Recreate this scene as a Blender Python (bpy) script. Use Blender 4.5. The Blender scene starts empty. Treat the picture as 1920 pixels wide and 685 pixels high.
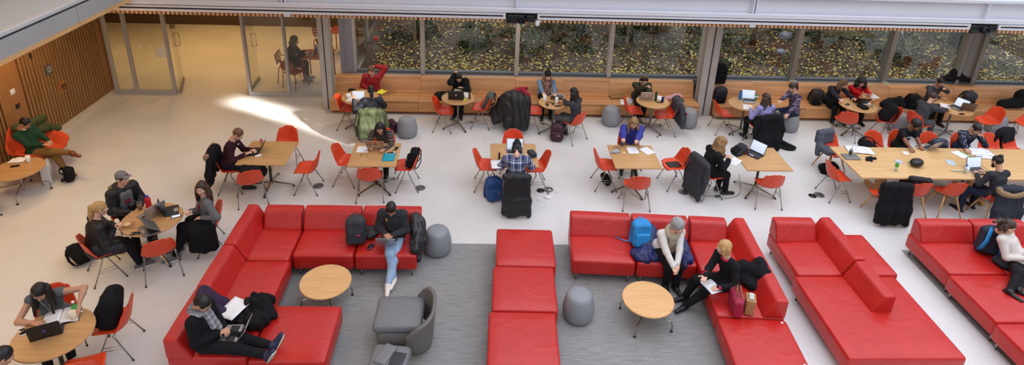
import bpy, math, random
import numpy as np
random.seed(7)
S = bpy.context.scene
COL = S.collection
PI = math.pi
rad = math.radians

# ------------------------------------------------------------------ materials
MATS = {}
def _nt(name):
    m = bpy.data.materials.new(name); m.use_nodes = True
    nt = m.node_tree
    return m, nt, nt.nodes['Principled BSDF']
def lin(c):
    return tuple(((x / 255) / 12.92 if x <= 10 else ((x / 255 + .055) / 1.055) ** 2.4) for x in c) + (1,)
def node(nt, t, **kw):
    n = nt.nodes.new(t)
    for k, v in kw.items():
        if k in n.inputs: n.inputs[k].default_value = v
        else: setattr(n, k, v)
    return n
def coords(nt, scale=(1, 1, 1), src='Object'):
    tc = node(nt, 'ShaderNodeTexCoord'); mp = node(nt, 'ShaderNodeMapping')
    mp.inputs['Scale'].default_value = scale
    nt.links.new(tc.outputs[src], mp.inputs['Vector']); return mp.outputs['Vector']
def ramp(nt, fac, stops):
    r = node(nt, 'ShaderNodeValToRGB'); e = r.color_ramp.elements
    while len(e) < len(stops): e.new(.5)
    for i, (p, c) in enumerate(stops): e[i].position = p; e[i].color = c
    nt.links.new(fac, r.inputs['Fac']); return r.outputs['Color']
def mixc(nt, fac, a, b, mode='MIX'):
    m = node(nt, 'ShaderNodeMix', data_type='RGBA', blend_type=mode)
    for s, v in ((0, fac), (6, a), (7, b)):
        if hasattr(v, 'is_output'): nt.links.new(v, m.inputs[s])
        else: m.inputs[s].default_value = v
    return m.outputs[2]
def bump(nt, b, height, strength, dist=.01):
    n = node(nt, 'ShaderNodeBump', Strength=strength, Distance=dist)
    nt.links.new(height, n.inputs['Height']); nt.links.new(n.outputs['Normal'], b.inputs['Normal'])
def plain(name, rgb, rough=.5, metal=0, var=0., scale=20, bmp=0., coat=0., spec=.5):
    """plain colour with a little noise variation and bump"""
    if name in MATS: return MATS[name]
    m, nt, b = _nt(name)
    c = lin(rgb)
    b.inputs['Roughness'].default_value = rough; b.inputs['Metallic'].default_value = metal
    b.inputs['Specular IOR Level'].default_value = spec
    if coat: b.inputs['Coat Weight'].default_value = coat; b.inputs['Coat Roughness'].default_value = .2
    if var or bmp:
        n = node(nt, 'ShaderNodeTexNoise', Scale=scale, Detail=4.)
        nt.links.new(coords(nt), n.inputs['Vector'])
        if var:
            lo = tuple(x * (1 - var) for x in c[:3]) + (1,); hi = tuple(min(1, x * (1 + var)) for x in c[:3]) + (1,)
            nt.links.new(ramp(nt, n.outputs['Fac'], [(.3, lo), (.7, hi)]), b.inputs['Base Color'])
        else: b.inputs['Base Color'].default_value = c
        if bmp: bump(nt, b, n.outputs['Fac'], bmp)
    else:
        b.inputs['Base Color'].default_value = c
    MATS[name] = m; return m
def fabric(name, rgb, var=.25): return plain(name, rgb, .9, var=var, scale=60, bmp=.25, spec=.2)
def wood(name, a, b_, grain=(3, 40, 40), rough=.42, scale=1.0, strip=None):
    if name in MATS: return MATS[name]
    m, nt, b = _nt(name); b.inputs['Roughness'].default_value = rough
    v = coords(nt, grain)
    n = node(nt, 'ShaderNodeTexNoise', Scale=scale, Detail=5., Distortion=.6); nt.links.new(v, n.inputs['Vector'])
    col = ramp(nt, n.outputs['Fac'], [(.3, lin(a)), (.7, lin(b_))])
    if strip:
        br = node(nt, 'ShaderNodeTexBrick', Scale=1.0); br.offset = .37
        br.inputs['Brick Width'].default_value = strip[0]; br.inputs['Row Height'].default_value = strip[1]
        br.inputs['Mortar Size'].default_value = .0015; br.inputs['Bias'].default_value = 0
        br.inputs['Color1'].default_value = (.72, .72, .72, 1); br.inputs['Color2'].default_value = (1.1, 1.1, 1.1, 1); br.inputs['Mortar'].default_value = (.5, .5, .5, 1)
        tc = node(nt, 'ShaderNodeTexCoord'); sx = node(nt, 'ShaderNodeSeparateXYZ'); cx = node(nt, 'ShaderNodeCombineXYZ')
        ad = node(nt, 'ShaderNodeMath', operation='ADD')
        nt.links.new(tc.outputs['Object'], sx.inputs[0]); nt.links.new(sx.outputs[0], cx.inputs[0])
        nt.links.new(sx.outputs[1], ad.inputs[0]); nt.links.new(sx.outputs[2], ad.inputs[1]); nt.links.new(ad.outputs[0], cx.inputs[1])
        nt.links.new(cx.outputs[0], br.inputs['Vector'])
        col = mixc(nt, 1.0, col, br.outputs['Color'], 'MULTIPLY')
    nt.links.new(col, b.inputs['Base Color'])
    bump(nt, b, n.outputs['Fac'], .04)
    MATS[name] = m; return m
def leather(name, rgb, rough=.36):
    if name in MATS: return MATS[name]
    m, nt, b = _nt(name); c = lin(rgb)
    b.inputs['Roughness'].default_value = rough
    v = coords(nt)
    n1 = node(nt, 'ShaderNodeTexNoise', Scale=2.2, Detail=3., Distortion=1.5); nt.links.new(v, n1.inputs['Vector'])
    n2 = node(nt, 'ShaderNodeTexNoise', Scale=160., Detail=2.); nt.links.new(v, n2.inputs['Vector'])
    nt.links.new(ramp(nt, n1.outputs['Fac'], [(.3, tuple(x * .86 for x in c[:3]) + (1,)), (.7, c)]), b.inputs['Base Color'])
    b1 = node(nt, 'ShaderNodeBump', Strength=.22, Distance=.05); nt.links.new(n1.outputs['Fac'], b1.inputs['Height'])
    b2 = node(nt, 'ShaderNodeBump', Strength=.12, Distance=.004); nt.links.new(n2.outputs['Fac'], b2.inputs['Height'])
    nt.links.new(b1.outputs['Normal'], b2.inputs['Normal']); nt.links.new(b2.outputs['Normal'], b.inputs['Normal'])
    MATS[name] = m; return m
def stripes(name, base, cols, freq, axis=2, rough=.9):
    """bands of colour along one local axis"""
    if name in MATS: return MATS[name]
    m, nt, b = _nt(name); b.inputs['Roughness'].default_value = rough
    tc = node(nt, 'ShaderNodeTexCoord'); sx = node(nt, 'ShaderNodeSeparateXYZ'); nt.links.new(tc.outputs['Object'], sx.inputs[0])
    mu = node(nt, 'ShaderNodeMath', operation='MULTIPLY'); nt.links.new(sx.outputs[axis], mu.inputs[0]); mu.inputs[1].default_value = freq
    fr = node(nt, 'ShaderNodeMath', operation='FRACT'); nt.links.new(mu.outputs[0], fr.inputs[0])
    st = [(0, lin(base))]
    for p, w, c in cols: st += [(p, lin(c)), (p + w, lin(base))]
    out = ramp(nt, fr.outputs[0], st)
    out.node.color_ramp.interpolation = 'CONSTANT'
    nt.links.new(out, b.inputs['Base Color']); MATS[name] = m; return m
def plaid(name, base, line, dark, freq=9, rough=.9):
    if name in MATS: return MATS[name]
    m, nt, b = _nt(name); b.inputs['Roughness'].default_value = rough
    tc = node(nt, 'ShaderNodeTexCoord'); sx = node(nt, 'ShaderNodeSeparateXYZ'); nt.links.new(tc.outputs['Object'], sx.inputs[0])
    fs = []
    for ax in (1, 2):
        mu = node(nt, 'ShaderNodeMath', operation='MULTIPLY'); nt.links.new(sx.outputs[ax], mu.inputs[0]); mu.inputs[1].default_value = freq
        fr = node(nt, 'ShaderNodeMath', operation='FRACT'); nt.links.new(mu.outputs[0], fr.inputs[0])
        o = ramp(nt, fr.outputs[0], [(0, (0, 0, 0, 1)), (.34, (1, 1, 1, 1)), (.5, (0, 0, 0, 1)), (.62, (.35, .35, .35, 1)), (.8, (0, 0, 0, 1))])
        o.node.color_ramp.interpolation = 'CONSTANT'; fs.append(o)
    c1 = mixc(nt, fs[0], lin(base), lin(line)); c2 = mixc(nt, fs[1], lin(dark), lin(line))
    nt.links.new(mixc(nt, .5, c1, c2), b.inputs['Base Color']); MATS[name] = m; return m
def nordic():
    m, nt, b = _nt('nordic_knit'); b.inputs['Roughness'].default_value = .9
    tc = node(nt, 'ShaderNodeTexCoord'); vo = node(nt, 'ShaderNodeTexVoronoi', Scale=26., Randomness=.25); nt.links.new(tc.outputs['Object'], vo.inputs['Vector'])
    dots = ramp(nt, vo.outputs['Distance'], [(.0, (1, 1, 1, 1)), (.27, (0, 0, 0, 1))]); dots.node.color_ramp.interpolation = 'CONSTANT'
    sx = node(nt, 'ShaderNodeSeparateXYZ'); nt.links.new(tc.outputs['Object'], sx.inputs[0])
    band = ramp(nt, sx.outputs[2], [(0, (0, 0, 0, 1)), (.80, (0, 0, 0, 1)), (.81, (1, 1, 1, 1)), (.83, (0, 0, 0, 1)), (.85, (1, 1, 1, 1))]); band.node.color_ramp.interpolation = 'CONSTANT'
    f = mixc(nt, 1., dots, band, 'MULTIPLY')
    nt.links.new(mixc(nt, f, lin((24, 32, 58)), lin((206, 210, 222))), b.inputs['Base Color']); return m
def glass_mat(name, tint, f0=.05):
    if name in MATS: return MATS[name]
    m = bpy.data.materials.new(name); m.use_nodes = True; nt = m.node_tree; nt.nodes.clear()
    o = node(nt, 'ShaderNodeOutputMaterial'); mx = node(nt, 'ShaderNodeMixShader')
    t = node(nt, 'ShaderNodeBsdfTransparent'); g = node(nt, 'ShaderNodeBsdfGlossy', Roughness=.0); fr = node(nt, 'ShaderNodeFresnel', IOR=1.5)
    t.inputs['Color'].default_value = tint
    ge = node(nt, 'ShaderNodeNewGeometry'); mr = node(nt, 'ShaderNodeMapRange')
    mr.inputs['To Min'].default_value = 1.52; mr.inputs['To Max'].default_value = 1 / 1.52
    nt.links.new(ge.outputs['Backfacing'], mr.inputs['Value']); nt.links.new(mr.outputs['Result'], fr.inputs['IOR'])
    nt.links.new(fr.outputs[0], mx.inputs[0]); nt.links.new(t.outputs[0], mx.inputs[1]); nt.links.new(g.outputs[0], mx.inputs[2])
    nt.links.new(mx.outputs[0], o.inputs[0]); MATS[name] = m; return m
def emit(name, rgb, s):
    if name in MATS: return MATS[name]
    m, nt, b = _nt(name); b.inputs['Base Color'].default_value = lin(rgb)
    b.inputs['Emission Color'].default_value = lin(rgb); b.inputs['Emission Strength'].default_value = s
    MATS[name] = m; return m

# ------------------------------------------------------------------ mesh builder
def rz(a): c, s = math.cos(a), math.sin(a); return np.array([[c, -s, 0], [s, c, 0], [0, 0, 1.]])
def ry(a): c, s = math.cos(a), math.sin(a); return np.array([[c, 0, s], [0, 1, 0], [-s, 0, c]])
def rx(a): c, s = math.cos(a), math.sin(a); return np.array([[1., 0, 0], [0, c, -s], [0, s, c]])
def V(*a): return np.array(a, float)
def unit(v): v = np.asarray(v, float); return v / (np.linalg.norm(v) + 1e-12)
class MB:
    def __init__(s): s.v = []; s.f = []; s.n = 0
    def add(s, v, f, mi=0):
        """v (n,3); f list of equal-length index rows or an array"""
        v = np.asarray(v, float).reshape(-1, 3)
        if len(f): s.f.append((np.asarray(f, int) + s.n, mi))
        s.v.append(v); s.n += len(v); return s
    def addm(s, vf, mi=0, R=None, t=None):
        v, f = vf
        if R is not None: v = v @ np.asarray(R).T
        if t is not None: v = v + np.asarray(t)
        return s.add(v, f, mi)
    def rbox(s, c, h, r=.01, R=None, mi=0, crown=0, mid=1, fn=None):
        """rounded box: centre c, half sizes h, corner radius r; crown bulges the top"""
        h = np.asarray(h, float); r = min(r, h.min() * .999)
        ax = []
        for q in h:
            e = [-q, -q + r * .3, -q + r]
            m_ = list(np.linspace(-q + r, q - r, mid + 2)[1:-1]) if mid else []
            t = e + m_ + [-x for x in e[::-1]]; ax.append(np.array(t))
        V_, F_ = [], []; n0 = 0
        for a in range(3):
            b, cc = (a + 1) % 3, (a + 2) % 3
            A, B = np.meshgrid(ax[b], ax[cc], indexing='ij'); nb, nc = A.shape
            for sg in (-1, 1):
                P = np.zeros((nb, nc, 3)); P[..., a] = sg * h[a]; P[..., b] = A; P[..., cc] = B
                V_.append(P.reshape(-1, 3))
                i, j = np.meshgrid(np.arange(nb - 1), np.arange(nc - 1), indexing='ij'); k = (i * nc + j).ravel() + n0
                q = np.stack([k, k + nc, k + nc + 1, k + 1], 1)
                F_.append(q if sg > 0 else q[:, ::-1]); n0 += nb * nc
        P = np.concatenate(V_); F = np.concatenate(F_)
        key = np.round(P * 1e5).astype(np.int64); _, first, inv = np.unique(key, axis=0, return_index=True, return_inverse=True)
        P = P[first]; F = inv.reshape(-1)[F]
        inner = np.clip(P, -(h - r), h - r); d = P - inner; L = np.linalg.norm(d, axis=1, keepdims=True)
        P = inner + d / np.maximum(L, 1e-9) * r
        if crown: P[:, 2] += np.where(P[:, 2] > 0, crown * (1 - (P[:, 0] / h[0]) ** 2) * (1 - (P[:, 1] / h[1]) ** 2), 0)
        if fn is not None: P = fn(P)
        if R is not None: P = P @ R.T
        return s.add(P + np.asarray(c, float), F, mi)
    def box(s, lo, hi, mi=0):
        lo, hi = np.asarray(lo, float), np.asarray(hi, float)
        x0, y0, z0 = lo; x1, y1, z1 = hi
        return s.add([(x0, y0, z0), (x1, y0, z0), (x1, y1, z0), (x0, y1, z0), (x0, y0, z1), (x1, y0, z1), (x1, y1, z1), (x0, y1, z1)],
                     [(0, 3, 2, 1), (4, 5, 6, 7), (0, 1, 5, 4), (1, 2, 6, 5), (2, 3, 7, 6), (3, 0, 4, 7)], mi)
    def tube(s, pts, r, n=8, mi=0, flat=None, up=(0, 0, 1)):
        """tube along pts; r number or list; flat=(a,b) gives an elliptical / strap section"""
        pts = [np.asarray(p, float) for p in pts]; m = len(pts)
        rr = r if hasattr(r, '__len__') else [r] * m
        rings = []
        for i, p in enumerate(pts):
            d = unit(pts[min(i + 1, m - 1)] - pts[max(i - 1, 0)])
            u = np.cross(d, np.asarray(up, float))
            if np.linalg.norm(u) < 1e-3: u = np.cross(d, V(1, 0, 0))
            u = unit(u); w = np.cross(u, d)
            fa, fb = flat or (1, 1)
            a = np.arange(n) * 2 * PI / n + PI / n
            rings.append(p + rr[i] * (np.cos(a)[:, None] * u * fa + np.sin(a)[:, None] * w * fb))
        F = [(i * n + j, i * n + (j + 1) % n, (i + 1) * n + (j + 1) % n, (i + 1) * n + j) for i in range(m - 1) for j in range(n)]
        s.add(np.concatenate(rings), [f[::-1] for f in F], mi)
        s.f.append((np.array([[s.n - m * n + j for j in range(n)]]), mi)); s.f.append((np.array([[s.n - 1 - j for j in range(n)]]), mi))
        return s
    def lathe(s, prof, n=24, c=(0, 0, 0), mi=0, R=None):
        a = np.arange(n) * 2 * PI / n
        P = np.concatenate([np.stack([r * np.cos(a), r * np.sin(a), np.full(n, z)], 1) for r, z in prof])
        m = len(prof)
        F = [(i * n + j, i * n + (j + 1) % n, (i + 1) * n + (j + 1) % n, (i + 1) * n + j) for i in range(m - 1) for j in range(n)]
        if R is not None: P = P @ R.T
        s.add(P + np.asarray(c, float), F, mi)
        if prof[0][0] > 1e-4: s.f.append((np.array([[s.n - m * n + j for j in range(n)][::-1]]), mi))
        if prof[-1][0] > 1e-4: s.f.append((np.array([[s.n - n + j for j in range(n)]]), mi))
        return s
    def grid(s, fn, nu, nv, mi=0, thick=0):
        """surface fn(u,v), u,v in 0..1; thick closes it into a shell"""
        P = np.array([[fn(i / nu, j / nv) for j in range(nv + 1)] for i in range(nu + 1)], float)
        nb, nc = nu + 1, nv + 1
        i, j = np.meshgrid(np.arange(nu), np.arange(nv), indexing='ij'); k = (i * nc + j).ravel()
        q = np.stack([k, k + nc, k + nc + 1, k + 1], 1)
        if not thick: return s.add(P.reshape(-1, 3), q, mi)
        du = np.gradient(P, axis=0); dv = np.gradient(P, axis=1); N = np.cross(du, dv); N /= np.linalg.norm(N, axis=2, keepdims=True) + 1e-12
        A = P.reshape(-1, 3); B = (P - N * thick).reshape(-1, 3); o = len(A)
        loop = list(range(nc)) + [r_ * nc + nc - 1 for r_ in range(1, nb)] + [(nb - 1) * nc + c_ for c_ in range(nc - 2, -1, -1)] + [r_ * nc for r_ in range(nb - 2, 0, -1)]
        side = [(loop[t], loop[(t + 1) % len(loop)], loop[(t + 1) % len(loop)] + o, loop[t] + o) for t in range(len(loop))]
        s.add(np.concatenate([A, B]), np.concatenate([q, q[:, ::-1] + o, np.array(side)]), mi)
        return s
    def prism(s, poly, x0, x1, axis=0, mi=0):
        """extrude a 2-D polygon along one axis"""
        m = len(poly); a = []
        for x in (x0, x1):
            for p, q in poly: a.append({0: (x, p, q), 1: (p, x, q), 2: (p, q, x)}[axis])
        s.add(a, [(i, (i + 1) % m, m + (i + 1) % m, m + i) for i in range(m)], mi)
        s.f.append((np.array([[s.n - 2 * m + j for j in range(m)][::-1]]), mi)); s.f.append((np.array([[s.n - m + j for j in range(m)]]), mi))
        return s
    def mesh(s, name, mats, smooth=True):
        me = bpy.data.meshes.new(name)
        Vv = np.concatenate(s.v)
        loops = np.concatenate([f.ravel() for f, _ in s.f]); tot = np.concatenate([np.full(len(f), f.shape[1]) for f, _ in s.f])
        mi = np.concatenate([np.full(len(f), m) for f, m in s.f])
        me.vertices.add(len(Vv)); me.vertices.foreach_set('co', Vv.ravel().astype(np.float32))
        me.loops.add(len(loops)); me.loops.foreach_set('vertex_index', loops.astype(np.int32))
        me.polygons.add(len(tot)); st = np.concatenate([[0], np.cumsum(tot)[:-1]])
        me.polygons.foreach_set('loop_start', st.astype(np.int32)); me.polygons.foreach_set('loop_total', tot.astype(np.int32))
        me.polygons.foreach_set('material_index', mi.astype(np.int32))
        me.polygons.foreach_set('use_smooth', np.full(len(tot), bool(smooth)))
        me.update(calc_edges=True); me.validate()
        for m in (mats if isinstance(mats, (list, tuple)) else [mats]): me.materials.append(m)
        if smooth == 'auto':
            try: me.set_sharp_from_angle(angle=rad(38))
            except Exception: pass
        return me
def obj(name, mb, mats, parent=None, smooth='auto', label=None):
    me = mb if isinstance(mb, bpy.types.Mesh) else mb.mesh(name, mats, smooth)
    o = bpy.data.objects.new(name, me); COL.objects.link(o)
    if parent is not None: o.parent = parent
    if label: o['label'] = label
    return o
def tag(o, label, cat, group=None, kind=None):
    if label: o['label'] = label
    if cat: o['category'] = cat
    if group: o['group'] = group
    if kind: o['kind'] = kind
    return o
def thing(name, label, cat, loc=(0, 0, 0), rot=0, group=None):
    o = bpy.data.objects.new(name, None); COL.objects.link(o); o.empty_display_size = .05
    o.location = tuple(float(x) for x in loc)
    if hasattr(rot, '__len__'): o.rotation_euler = rot
    else: o.rotation_euler = (0, 0, rot)
    return tag(o, label, cat, group)
def struct(name, mb, mats, parent=None, smooth=False, label=None):
    o = obj(name, mb, mats, parent, smooth)
    if parent is None:
        o['kind'] = 'structure'
        if label: o['label'] = label
    return o
def kids(o): return [c for c in COL.objects if c.parent == o]
def copy_tree(src, loc, rot=0, label=None, group=None):
    tree = TREE[src.name]
    r = src.copy(); COL.objects.link(r); r.location = tuple(float(x) for x in loc)
    r.rotation_euler = rot if hasattr(rot, '__len__') else (0, 0, rot)
    if label: r['label'] = label
    if group: r['group'] = group
    def rec(a, b):
        for ch in tree.get(a.name, []):
            c = ch.copy(); COL.objects.link(c); c.parent = b; rec(ch, c)
    rec(src, r); return r
TREE = {}
def remember(root):
    """note a prototype's tree once so that copies need no search"""
    t = {}
    for c in COL.objects:
        if c.parent is not None: t.setdefault(c.parent.name, []).append(c)
    TREE[root.name] = t

# ------------------------------------------------------------------ implicit shapes: blended tapered capsules, ellipsoids and boxes -> quads
def cap(a, b, ra, rb=None): return ('c', V(*a), V(*b), ra, ra if rb is None else rb)
def ell(c, r, R=None): return ('e', V(*c), V(*r), R)
def bxx(c, h, r=.02, R=None): return ('b', V(*c), V(*h), r, R)
def sub(p): return ('-',) + p
def _bounds(p):
    if p[0] == 'c': r = max(p[3], p[4]); return np.minimum(p[1], p[2]) - r, np.maximum(p[1], p[2]) + r
    if p[0] == 'e': r = p[2] if p[3] is None else np.abs(p[3]) @ p[2]; return p[1] - r, p[1] + r
    if p[0] == 'b': r = p[2] if p[4] is None else np.abs(p[4]) @ p[2]; return p[1] - r, p[1] + r
def _dist(p, X):
    if p[0] == 'c':
        a, b = p[1], p[2]; ab = b - a; t = np.clip(((X - a) @ ab) / max(ab @ ab, 1e-9), 0, 1)
        return np.sqrt((((X - a) - t[..., None] * ab) ** 2).sum(-1)) - (p[3] + (p[4] - p[3]) * t)
    Y = X - p[1]
    if p[0] == 'e':
        if p[3] is not None: Y = Y @ p[3]
        k0 = np.sqrt(((Y / p[2]) ** 2).sum(-1)); k1 = np.sqrt(((Y / p[2] ** 2) ** 2).sum(-1)) + 1e-9
        return k0 * (k0 - 1) / k1
    if p[4] is not None: Y = Y @ p[4]
    q = np.abs(Y) - (p[2] - p[3])
    return np.sqrt((np.maximum(q, 0) ** 2).sum(-1)) + np.minimum(q.max(-1), 0) - p[3]
_rs = np.random.RandomState(3)
_NW = _rs.normal(size=(10, 3)); _NW /= np.linalg.norm(_NW, axis=1, keepdims=True); _NP = _rs.uniform(0, 6.3, 10)
def _noise(X, freq, seed=0):
    o = 0
    for i in range(5): o = o + np.sin(X @ (_NW[i] * freq * (1 + .37 * i)) + _NP[i] + seed * 1.7 + i) / (1 + .4 * i)
    return o / 2.6
def sdf(prims, vox=.012, k=.02, noise=None, seed=0, planes=None):
    """blend the prims and polygonise with surface nets -> (verts, quads)"""
    pos = [p for p in prims if p[0] != '-']
    lo = np.min([_bounds(p)[0] for p in pos], 0) - 3 * vox - (noise[0] if noise else 0); hi = np.max([_bounds(p)[1] for p in pos], 0) + 3 * vox + (noise[0] if noise else 0)
    n = np.ceil((hi - lo) / vox).astype(int) + 1
    D = np.full(n, .5); axs = [lo[i] + vox * np.arange(n[i]) for i in range(3)]
    for p in prims:
        op = 1
        if p[0] == '-': op = -1; p = p[1:]
        a, b = _bounds(p); mg = k + 3 * vox + (noise[0] if noise else 0)
        i0 = np.clip(np.floor((a - mg - lo) / vox).astype(int), 0, n); i1 = np.clip(np.ceil((b + mg - lo) / vox).astype(int) + 1, 0, n)
        if (i1 <= i0).any(): continue
        sl = tuple(slice(i0[i], i1[i]) for i in range(3))
        X = np.stack(np.meshgrid(*[axs[i][sl[i]] for i in range(3)], indexing='ij'), -1)
        d = _dist(p, X); A = D[sl]
        if op > 0: h = np.maximum(k - np.abs(A - d), 0) / k; D[sl] = np.minimum(A, d) - h * h * k / 4
        else: h = np.maximum(k - np.abs(A + d), 0) / k; D[sl] = np.maximum(A, -d) + h * h * k / 4
    if planes:
        X = np.stack(np.meshgrid(*axs, indexing='ij'), -1)
        for nrm, c in planes:
            d = X @ unit(nrm) - c; h = np.maximum(k - np.abs(D - d), 0) / k; D = np.maximum(D, d) + h * h * k / 4
    if noise:
        ms = np.abs(D) < 3 * vox + 2 * noise[0]; idx = np.argwhere(ms)
        X = (lo + idx * vox) * (np.array(noise[2]) if len(noise) > 2 else 1); nn = _noise(X, noise[1], seed)
        if noise[0] > .0085 and len(noise) < 3: nn = 1.7 * np.abs(nn) * -1 + .45 + .35 * _noise(X, noise[1] * 2.3, seed + 4)   # creased cloth
        D[ms] += noise[0] * nn
    D[0] = D[-1] = .5; D[:, 0] = D[:, -1] = .5; D[:, :, 0] = D[:, :, -1] = .5
    s = D < 0; c8 = [(i, j, l) for i in (0, 1) for j in (0, 1) for l in (0, 1)]
    cnt = np.zeros(n - 1, np.int8)
    for i, j, l in c8: cnt += s[i:n[0] - 1 + i, j:n[1] - 1 + j, l:n[2] - 1 + l]
    idx = np.argwhere((cnt > 0) & (cnt < 8)); ids = np.full(n - 1, -1, np.int64); ids[tuple(idx.T)] = np.arange(len(idx))
    val = np.stack([D[tuple((idx + np.array(c)).T)] for c in c8], 1); acc = np.zeros((len(idx), 3)); w = np.zeros(len(idx))
    for a in range(8):
        for b in range(a + 1, 8):
            if sum(x != y for x, y in zip(c8[a], c8[b])) != 1: continue
            m = (val[:, a] < 0) != (val[:, b] < 0); t = val[m, a] / (val[m, a] - val[m, b])
            acc[m] += np.array(c8[a]) + t[:, None] * (np.array(c8[b]) - np.array(c8[a])); w[m] += 1
    P = lo + (idx + acc / w[:, None]) * vox
    F = []
    for ax in range(3):
        o = [0, 0, 0]; o[ax] = 1
        A = s[:n[0] - o[0], :n[1] - o[1], :n[2] - o[2]]; B = s[o[0]:, o[1]:, o[2]:]
        e = np.argwhere(A != B); b, c = (ax + 1) % 3, (ax + 2) % 3
        e = e[(e[:, b] > 0) & (e[:, c] > 0)]
        ob = np.zeros(3, int); ob[b] = 1; oc = np.zeros(3, int); oc[c] = 1
        q = np.stack([ids[tuple((e - ob - oc).T)], ids[tuple((e - oc).T)], ids[tuple(e.T)], ids[tuple((e - ob).T)]], 1)
        fl = ~A[tuple(e.T)]; q[fl] = q[fl][:, ::-1]; F.append(q)
    F = np.concatenate(F); F = F[(F >= 0).all(1)]
    return P, F
def sobj(name, prims, m, parent=None, vox=.012, k=.02, noise=None, seed=0, label=None, planes=None):
    return obj(name, MB().addm(sdf(prims, vox, k, noise, seed, planes)), m, parent, True, label)

# ------------------------------------------------------------------ shared materials
RED = leather('red_leather', (186, 34, 29), .36)
ORANGE = plain('orange_shell', (216, 70, 34), .38, var=.05, scale=8)
CHROME = plain('chrome', (168, 164, 158), .28, 1.0)
DSTEEL = plain('dark_steel', (70, 68, 66), .35, .9)
GLIDE = plain('black_glide', (22, 22, 22), .5)
TOP = wood('maple_top', (180, 136, 86), (196, 152, 102), (2, 26, 26))
TOPC = wood('pale_maple_top', (204, 156, 100), (218, 172, 118), (2, 26, 26))
TOPL = wood('long_oak_top', (196, 156, 104), (216, 178, 126), (2, 30, 30))
OAKLEG = wood('oak_leg', (184, 138, 88), (206, 160, 108), (20, 20, 3))
BENCHW = wood('bench_oak', (192, 134, 82), (216, 160, 106), (1.2, 26, 26), .45, strip=(1.9, .085))
WALLW = wood('wall_oak', (140, 100, 58), (170, 126, 78), (18, 18, 1.2), .55)
GFELT = plain('grey_felt', (142, 143, 146), .95, var=.22, scale=120, bmp=.3, spec=.1)
GVINYL = plain('grey_vinyl', (104, 100, 96), .5, var=.06, scale=6, bmp=.03)
GVINYLD = plain('grey_vinyl_seat', (110, 110, 112), .48, var=.06, scale=6, bmp=.03)
BLACKF = fabric('black_fabric', (22, 22, 25))
BLACKP = plain('black_puffer', (20, 20, 24), .55, var=.3, scale=14, bmp=.2)
CHARF = fabric('charcoal_fabric', (52, 53, 58))
NAVYF = fabric('navy_fabric', (24, 30, 58))
WHITEP = plain('white_paper', (236, 236, 238), .8)
BLACKS = plain('black_plastic', (18, 18, 20), .35)
SILVER = plain('silver_alu', (176, 176, 180), .35, .8)
SCREEN = plain('dark_screen', (14, 15, 18), .12)
SCREENW = emit('lit_screen', (196, 208, 222), .55)
KEYS = plain('keyboard', (34, 34, 36), .6)
WHITEPL = plain('white_plastic', (232, 232, 230), .4)

# ------------------------------------------------------------------ chairs
_pv = np.linspace(0, 1, 11)
_px = [.235, .21, .13, .02, -.09, -.155, -.19, -.21, -.232, -.25, -.262]
_pz = [.415, .44, .447, .436, .428, .45, .505, .575, .66, .745, .80]
_ph = [.150, .195, .222, .232, .234, .232, .226, .216, .202, .18, .125]
def shell_fn(u, v):
    t = 2 * u - 1; a = np.interp(v, _pv, _px); b = np.interp(v, _pv, _pz); h = np.interp(v, _pv, _ph)
    sw = np.interp(v, [0, .1, .35, .6, 1], [.0, .02, .055, .03, 0]); bw = np.interp(v, [0, .3, .55, .8, 1], [0, 0, .085, .065, .02])
    return (a + bw * t * t - (.03 * t * t if v < .06 else 0), t * h, b + sw * t * t - (.035 * t ** 4 if v > .93 else 0))
_shell = MB().grid(shell_fn, 12, 26, thick=.008).mesh('seat_shell', ORANGE, True)
def _leg(sx, sy):
    m = MB(); m.tube([(.03 * sx, .205 * sy, .412), (.05 * sx, .212 * sy, .37), (.215 * sx, .258 * sy, .012)], [.0105, .0105, .0095], 8, 0)
    m.tube([(.211 * sx, .257 * sy, .02), (.22 * sx, .259 * sy, 0)], .013, 8, 1)
    return m.mesh('leg', [CHROME, GLIDE], True)
_legs = [_leg(a, b) for a in (1, -1) for b in (1, -1)]
def _rung(sy):
    m = MB()
    for z in (.2, .245):
        x = .05 + .165 * (.37 - z) / .36; m.tube([(-x, (.212 + .046 * (.37 - z) / .36) * sy, z), (x, (.212 + .046 * (.37 - z) / .36) * sy, z)], .005, 6)
    return m.mesh('side_rung', CHROME, True)
_rungs = [_rung(1), _rung(-1)]
_bars = MB().tube([(.04, -.205, .40), (.04, .205, .40)], .009, 8).tube([(-.04, -.205, .40), (-.04, .205, .40)], .009, 8).mesh('crossbar', CHROME, True)
def _wleg(sx, sy):
    return MB().tube([(.10 * sx, .11 * sy, .432), (.16 * sx, .16 * sy, .24), (.235 * sx, .225 * sy, 0)], [.017, .017, .011], 10).mesh('leg', OAKLEG, True)
_wlegs = [_wleg(a, b) for a in (1, -1) for b in (1, -1)]
_wbars = MB().tube([(.13, -.13, .34), (-.13, .13, .34)], .005, 6).tube([(.13, .13, .34), (-.13, -.13, .34)], .005, 6).mesh('brace', DSTEEL, True)
CHAIRS = []
_proto = {}
def chair(x, y, deg, label, woodleg=False, group=None):
    n = 'wood_leg_chair' if woodleg else 'shell_chair'
    g = group or ('orange shell chairs on wooden legs' if woodleg else 'orange shell chairs on chrome legs')
    if n not in _proto:
        t = thing(n, label, 'chair', (x, y, 0), rad(deg), g)
        obj('seat_shell', _shell, None, t)
        if woodleg:
            for m in _wlegs: obj('leg', m, None, t)
            obj('brace', _wbars, None, t)
        else:
            for m in _legs: obj('leg', m, None, t)
            for m in _rungs: obj('side_rung', m, None, t)
            obj('crossbar', _bars, None, t)
        _proto[n] = t; remember(t)
    else: t = copy_tree(_proto[n], (x, y, 0), rad(deg), label, g)
    CHAIRS.append(t); return t

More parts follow.
